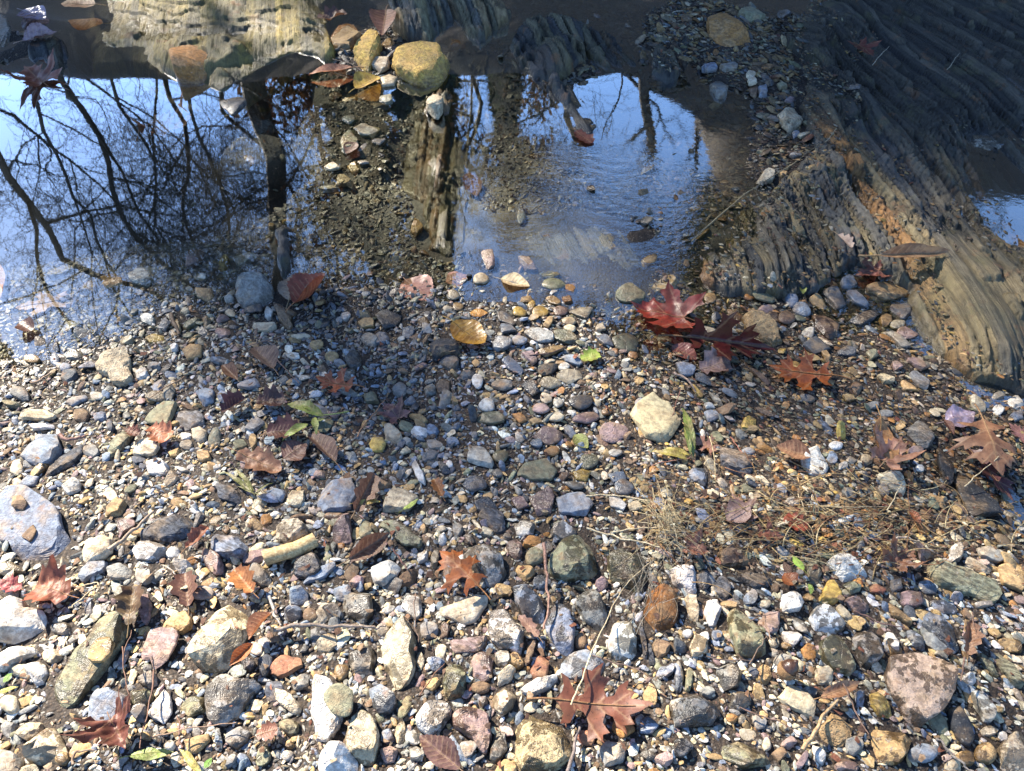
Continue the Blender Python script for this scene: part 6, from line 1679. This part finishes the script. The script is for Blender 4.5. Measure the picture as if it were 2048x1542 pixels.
# ------------------------------------------------------------------ trees: beyond the frame, seen mirrored in the water; their shade falls on the creek
def az_el(px, py):
    d = px_ray([px], [py])[0]; return math.atan2(d[0], d[1]), math.atan2(-d[2], math.hypot(d[0], d[1]))
def tree(x, y, H, r0, lab, seed, lean=(0, 0), first=.06, nb=18, leafy=0, droop=.25, spread=.36):
    rs = np.random.default_rng(seed); z0 = tz(x, y) - .1
    e = bpy.data.objects.new('bare_tree' if not leafy else 'oak_tree', None); COL.objects.link(e); e.location = (x, y, z0)
    tag(e, lab, 'tree', 'trees on the far bank')
    n = 26; t = np.linspace(0, 1, n)
    wob = np.stack([fbm(np.stack([t * 4.2, np.full(n, k * 5.), np.full(n, seed * 1.)], 1), 3, seed) for k in (0, 1)], 1) * .13 * H * t[:, None] ** .8
    T = np.stack([wob[:, 0] + lean[0] * t * H, wob[:, 1] + lean[1] * t * H, t * H], 1); R = r0 * (1 - .88 * t) * (1 + .5 * np.exp(-t * 40))
    tb = Tubes(); tb.add(T, R, 10); tr = link('trunk', tb.mesh('trunk'), M['bark'], e)
    cb = Tubes(); tips = []
    def branch(p, d, L, r, lev):
        m = 7 if lev < 3 else 5; P = [p]; d = d / np.linalg.norm(d)
        for k in range(m - 1):
            d = d + rs.normal(0, .24 + .05 * lev, 3) + np.array([0, 0, .06 if lev < 2 else -droop * .15]); d /= np.linalg.norm(d); P.append(P[-1] + d * L / (m - 1))
        P = np.array(P); rad = np.linspace(r, max(r * .35, .0021), m); cb.add(P, rad, 6 if lev < 2 else 4)
        if lev >= 3: tips.append(P[-1]); tips.append(P[m // 2]); return
        for k in range({0: 7, 1: 7, 2: 5}[lev]):
            f = rs.uniform(.25, 1.0); q = f * (m - 1); i0 = min(int(q), m - 2); pp = P[i0] + (P[i0 + 1] - P[i0]) * (q - i0)
            dd = (P[i0 + 1] - P[i0]) / (L / (m - 1)); sd = rs.normal(0, 1, 3); sd -= dd * (sd @ dd); sd /= np.linalg.norm(sd)
            branch(pp, dd * rs.uniform(.5, .9) + sd * rs.uniform(.5, .95), L * rs.uniform(.38, .62), max(.0024, rad[i0] * rs.uniform(.4, .62)), lev + 1)
    for k in range(nb):
        f = first + (1 - first) * (k + rs.random()) / nb; q = f * (n - 1); i0 = min(int(q), n - 2); pp = T[i0] + (T[i0 + 1] - T[i0]) * (q - i0)
        a = k * 2.4 + rs.uniform(-.5, .5); el = rs.uniform(.25, .8)
        branch(pp, np.array([math.cos(a) * math.cos(el), math.sin(a) * math.cos(el), math.sin(el)]), H * spread * (1.1 - f * .75) * rs.uniform(.6, 1.05), max(.012, R[i0] * rs.uniform(.36, .7)), 0)
    link('crown', cb.mesh('crown'), M['bark'], e)
    if leafy:
        tips = np.array(tips); N = leafy; c = tips[rs.integers(0, len(tips), N)] + rs.normal(0, .10, (N, 3))
        up = np.array(half([(0, 0), (.2, .16), (.5, .24), (.8, .14), (1, 0)])); k = len(up); s = rs.uniform(.07, .14, N)
        u = rnd_unit(N, rs); v = np.cross(u, rnd_unit(N, rs)); v /= np.linalg.norm(v, axis=1, keepdims=True); w = np.cross(u, v)
        V = c[:, None] + s[:, None, None] * (up[None, :, 0, None] * u[:, None] + up[None, :, 1, None] * v[:, None] + (up[None, :, 1, None] ** 2) * w[:, None])
        tris = np.array([[0, i, i + 1] for i in range(1, k - 1)]); F3 = (tris[None] + (np.arange(N) * k)[:, None, None]).reshape(-1, 3)
        me = mesh_np('leaves', V.reshape(-1, 3), F3); lc = np.array([(.20, .09, .035), (.13, .07, .03), (.10, .085, .03), (.24, .12, .05)])[rs.integers(0, 4, N)] * rs.uniform(.6, 1.1, (N, 1))
        add_attr(me, 'Col', 'FLOAT_COLOR', np.repeat(np.c_[lc, np.ones(N)], k, 0)); link('leaves', me, M['chaff'], e)
    return e
SUN_AZ, SUN_EL = math.radians(-46.5), math.radians(40.0)
SDIR = np.array([math.sin(SUN_AZ) * math.cos(SUN_EL), math.cos(SUN_AZ) * math.cos(SUN_EL), math.sin(SUN_EL)])
def at(px, dist):
    a, _ = az_el(px, 170); return math.sin(a) * dist, math.cos(a) * dist
TREES = [(160, 10.5, 9.5, 0.044, 'slim bare tree leftmost on the far bank', 3), (-30, 9.6, 9, 0.049, 'forked bare tree beyond the upper left corner', 11), (330, 12.0, 10, 0.042, 'bare tree with a broad twiggy crown', 23),
         (480, 13.0, 11, 0.047, 'tall bare tree behind the twiggy crown', 31), (1190, 10.5, 9, 0.057, 'thick bare tree opposite the rippled water', 47), (1400, 12.0, 10, 0.042, 'bare tree above the right pool', 53),
         (900, 11.5, 10, 0.042, 'bare tree in the middle of the far bank', 67), (640, 10.0, 9, 0.036, 'thin bare tree in front of the middle tree', 71), (60, 9.2, 8.2, .022, 'dense young bare tree at the west end', 131), (250, 9.6, 8.6, .022, 'dense young bare tree among the western trees', 137), (410, 9.0, 8.0, .022, 'dense young bare tree near the stout trunk', 139), (1290, 9.4, 8.5, .075, 'bare tree leaning over the shingle', 97), (492, 10.0, 10, .17, 'stout dark trunk whose mirror image crosses the pool', 117), (1750, 11.0, 9, 0.047, 'rightmost bare tree on the far bank', 83)]
for px_, D, H, r0, lab, sd in TREES:
    x, y = at(px_, D); tree(x, y, H, r0, lab, sd, **(dict(first=.62, nb=9, spread=.22) if r0 > .15 else dict(nb=9) if px_ in (1190, 1290, 1400) else {}))
# the leafy oaks whose crowns mirror in the far half of the water

SUN_E, SKY_S, EXPO, DENOISE = 5.0, .088, 2.16, True
LEAFY = [
    (760, 9.5, 6.5, .10, 'oak still holding brown leaves, opposite the drowned grey slab', 101, 12000, dict(first=.12, nb=13, spread=.30)),
    (1060, 13.0, 7.0, .10, 'second leafy oak opposite the middle of the creek', 113, 6000, dict(first=.15, nb=13, spread=.28)),
    (1560, 10.5, 9.0, .11, 'third leafy oak opposite the shaded ledges', 119, 14000, dict(first=.12, nb=13, spread=.32)),
]
SHADE_PINES = [  # unseen trees added for shade, placed by where it must fall
    (2.76, .9, 46., .76, 'tall dense pine far off whose shade reaches the upper right ledges', 201),
    (1.84, -1.0, 46., .15, 'slimmer tall pine beside the dense one', 203),
    (.61, -.55, 42., .15, 'thin pine top far off shading a strip of gravel', 205),
    (.80, -2.15, 44., .25, 'thin pine furthest to the west', 207),
]

CEDARS = [(700, 9.0, 4.3, .45, 'dark narrow cedar opposite the pebble spit', 301), (850, 9.6, 5.2, .50, 'dark cedar beside the narrow one', 303), (1530, 9.5, 5.0, .5, 'slim cedar opposite the shingle bar', 305),
          (1680, 10.2, 7.2, 1.0, 'broad dark cedar opposite the shaded ledges', 307), (1900, 9.8, 7.0, 1.1, 'broadest dark cedar at the upstream end', 309), (1010, 11.5, 3.6, .5, 'short cedar in the middle of the far bank', 311)]
def leafy_tree(px, D, H, r0, lab, seed, n, **kw):
    x, y = at(px, D); return tree(x, y, H, r0, lab, seed, leafy=n, **kw)
for a in LEAFY: leafy_tree(*a[:7], **a[7])

def pine(perp, along, t, rad, lab, seed, below=8.0, n=9000):
    """a tall narrow pine added out of view towards the sun: its tip throws soft shade that starts at this point of the creek"""
    h = np.array([math.sin(SUN_AZ), math.cos(SUN_AZ)]); P = np.array([h[1], -h[0]]) * perp - h * along; x, y = P[:2] + h * t
    z0 = tz(x, y) - .1; H = t * math.tan(SUN_EL) - z0; rs = np.random.default_rng(seed)
    e = bpy.data.objects.new('shade_pine', None); COL.objects.link(e); e.location = (x, y, z0); tag(e, lab, 'tree', 'shade pines added out of view beyond the creek')
    tb = Tubes(); q = np.linspace(0, 1, 20); tb.add(np.stack([.1 * np.sin(q * 5), .1 * np.cos(q * 4) - .1, q * H], 1), .26 * (1 - .93 * q), 10); link('trunk', tb.mesh('trunk'), M['bark'], e)
    zz = H - below * rs.random(n) ** .8; f = (H - zz) / below; R = rad * np.clip(f * 16 + .35, 0, 1) * np.sqrt(rs.random(n)) * (1 + .25 * np.sin(zz * 4.0)); a = rs.uniform(0, 6.283, n)
    c = np.stack([R * np.cos(a), R * np.sin(a), zz - .25 * R], 1); s = rs.uniform(.18, .38, n)
    u = np.stack([np.cos(a), np.sin(a), rs.normal(-.1, .3, n)], 1) + rs.normal(0, .35, (n, 3)); u /= np.linalg.norm(u, axis=1, keepdims=True); v = np.cross(u, rnd_unit(n, rs)); v /= np.linalg.norm(v, axis=1, keepdims=True)
    V = np.stack([c - u * s[:, None] * .5, c + v * s[:, None] * .22, c + u * s[:, None] * .6, c - v * s[:, None] * .22], 1).reshape(-1, 3)
    me = mesh_np('crown', V, np.arange(4 * n).reshape(-1, 4)); col = np.array([.035, .06, .02])[None] * rs.uniform(.6, 1.4, (n, 1)); add_attr(me, 'Col', 'FLOAT_COLOR', np.repeat(np.c_[col, np.ones(n)], 4, 0))
    link('crown', me, M['chaff'], e)
for a in SHADE_PINES: pine(*a)

def cedar(px, D, H, rad, lab, seed, n=7000):
    x, y = at(px, D); z0 = tz(x, y) - .1; rs = np.random.default_rng(seed)
    e = bpy.data.objects.new('cedar_tree', None); COL.objects.link(e); e.location = (x, y, z0); tag(e, lab, 'tree', 'dark cedars on the far bank')
    tb = Tubes(); q = np.linspace(0, 1, 16); tb.add(np.stack([.06 * np.sin(q * 5), .06 * np.cos(q * 4) - .06, q * H], 1), .11 * (1 - .93 * q), 8); link('trunk', tb.mesh('trunk'), M['bark'], e)
    f = rs.random(n) ** .75; zz = H * (1 - f * .97); a = rs.uniform(0, 6.283, n); lob = 1 + .35 * np.sin(a * 3 + zz * 2.3 + seed) * np.sin(zz * 5.1 + a)
    R = rad * f ** .7 * np.sqrt(rs.uniform(.2, 1, n)) * lob; c = np.stack([R * np.cos(a), R * np.sin(a), zz - .12 * R], 1); sz = rs.uniform(.07, .18, n)
    u = np.stack([np.cos(a), np.sin(a), rs.normal(.1, .4, n)], 1) + rs.normal(0, .4, (n, 3)); u /= np.linalg.norm(u, axis=1, keepdims=True); v = np.cross(u, rnd_unit(n, rs)); v /= np.linalg.norm(v, axis=1, keepdims=True)
    V = np.stack([c - u * sz[:, None] * .5, c + v * sz[:, None] * .25, c + u * sz[:, None] * .7, c - v * sz[:, None] * .25], 1).reshape(-1, 3)
    me = mesh_np('crown', V, np.arange(4 * n).reshape(-1, 4)); col = np.array([.030, .05, .018])[None] * rs.uniform(.6, 1.4, (n, 1)); add_attr(me, 'Col', 'FLOAT_COLOR', np.repeat(np.c_[col, np.ones(n)], 4, 0))
    link('crown', me, M['chaff'], e)
for a in CEDARS: cedar(*a)

import collections
# ------------------------------------------------------------------ labels: every thing told apart by its look and what it lies beside
LMS = [d for d in ALL if d.get('lm')]
LMC = collections.Counter(d['lm'] for d in LMS)
for d in LMS:
    tag(d['o'], d['lm'] + ((' ' + d['ex']) if d['ex'] else ''), d['noun'], d['grp'])
REST = [d for d in ALL if not d.get('done') and not d.get('lm')]
byk = {}
for d in ALL:
    if 'key' in d: byk.setdefault(d['key'], []).append(d)
used = set()
for d in REST:
    same = byk[d['key']]
    cand = sorted(LMS, key=lambda l: math.hypot(l['px'] - d['px'], l['py'] - d['py']))
    lab = None
    for l in cand[:40]:
        if len(l['lm'].split()) > 9 or LMC[l['lm']] > 1: continue
        dx, dy = d['px'] - l['px'], d['py'] - l['py']
        dr = ('right of' if dx > 0 else 'left of') if abs(dx) > abs(dy) else ('below' if dy > 0 else 'above')
        def indir(o):
            ex, ey = o['px'] - l['px'], o['py'] - l['py']
            return ((('right of' if ex > 0 else 'left of') if abs(ex) > abs(ey) else ('below' if ey > 0 else 'above')) == dr)
        dd = math.hypot(dx, dy); near = [o for o in same if o is not l and o is not d and math.hypot(o['px'] - l['px'], o['py'] - l['py']) < dd * 1.15]
        if not near: lab = f"{d['key'][0]} {d['noun']} closest to the {l['lm']}"
        elif not [o for o in near if indir(o)]: lab = f"first {d['key'][0]} {d['noun']} {dr} the {l['lm']}"
        if lab and (lab in used or len(lab.split()) > 16): lab = None
        if lab: break
    for l in cand[:120]:
        if lab: break
        if len(l['lm'].split()) > 8 or LMC[l['lm']] > 1: continue
        dd = math.hypot(d['px'] - l['px'], d['py'] - l['py']); rank = sum(1 for o in same if o is not l and o is not d and math.hypot(o['px'] - l['px'], o['py'] - l['py']) < dd)
        if 1 <= rank <= 7:
            lab = f"{d['key'][0]} {d['noun']}, {['second', 'third', 'fourth', 'fifth', 'sixth', 'seventh', 'eighth'][rank - 1]} closest to the {l['lm']}"
            if lab in used: lab = None
    if lab is None:
        short = [l for l in cand[:40] if len(l['lm'].split()) <= 5 and LMC[l['lm']] == 1]
        lab = f"{d['key'][0]} {d['noun']} between the {short[0]['lm']} and the {short[1]['lm']}"
    used.add(lab); tag(d['o'], lab, d['noun'], d['grp'])

# ------------------------------------------------------------------ light, sky, camera
sun = bpy.data.lights.new('sun', 'SUN'); sun.energy = SUN_E; sun.angle = math.radians(.53); sun.color = (1, .92, .79)
so = bpy.data.objects.new('sun', sun); COL.objects.link(so); so.rotation_euler = Vector(SDIR).to_track_quat('Z', 'Y').to_euler(); so.location = Vector(SDIR) * 30
W = bpy.data.worlds.new('World'); SC.world = W; W.use_nodes = True; nt = W.node_tree; nt.nodes.clear()
sky = nt.nodes.new('ShaderNodeTexSky'); sky.sky_type = 'NISHITA'; sky.sun_disc = False; sky.sun_elevation = SUN_EL; sky.sun_rotation = SUN_AZ % (2 * math.pi); sky.dust_density = .15; sky.air_density = 1.0; sky.ozone_density = 3.0
bg = nt.nodes.new('ShaderNodeBackground'); bg.inputs['Strength'].default_value = SKY_S; ow = nt.nodes.new('ShaderNodeOutputWorld')
tint = nt.nodes.new('ShaderNodeMix'); tint.data_type = 'RGBA'; tint.blend_type = 'MULTIPLY'; tint.inputs[0].default_value = 1; tint.inputs[7].default_value = (.88, .98, 1.10, 1)
nt.links.new(sky.outputs[0], tint.inputs[6]); nt.links.new(tint.outputs[2], bg.inputs[0]); nt.links.new(bg.outputs[0], ow.inputs[0])
cam = bpy.data.cameras.new('camera'); cam.sensor_width = 36; cam.sensor_fit = 'HORIZONTAL'; cam.lens = F / CW * 36; cam.clip_start = .05; cam.clip_end = 400
co = bpy.data.objects.new('camera', cam); COL.objects.link(co); co.location = CAMP; co.rotation_euler = (math.pi / 2 - PITCH, 0, 0); SC.camera = co
SC.render.engine = 'CYCLES'; SC.cycles.max_bounces = 6; SC.cycles.transparent_max_bounces = 8; SC.cycles.caustics_reflective = False; SC.cycles.caustics_refractive = False
SC.cycles.sample_clamp_indirect = 4.0
SC.cycles.use_denoising = DENOISE
vs = SC.view_settings; vs.view_transform = 'Standard'; vs.look = 'None'; vs.exposure = EXPO; vs.gamma = 1
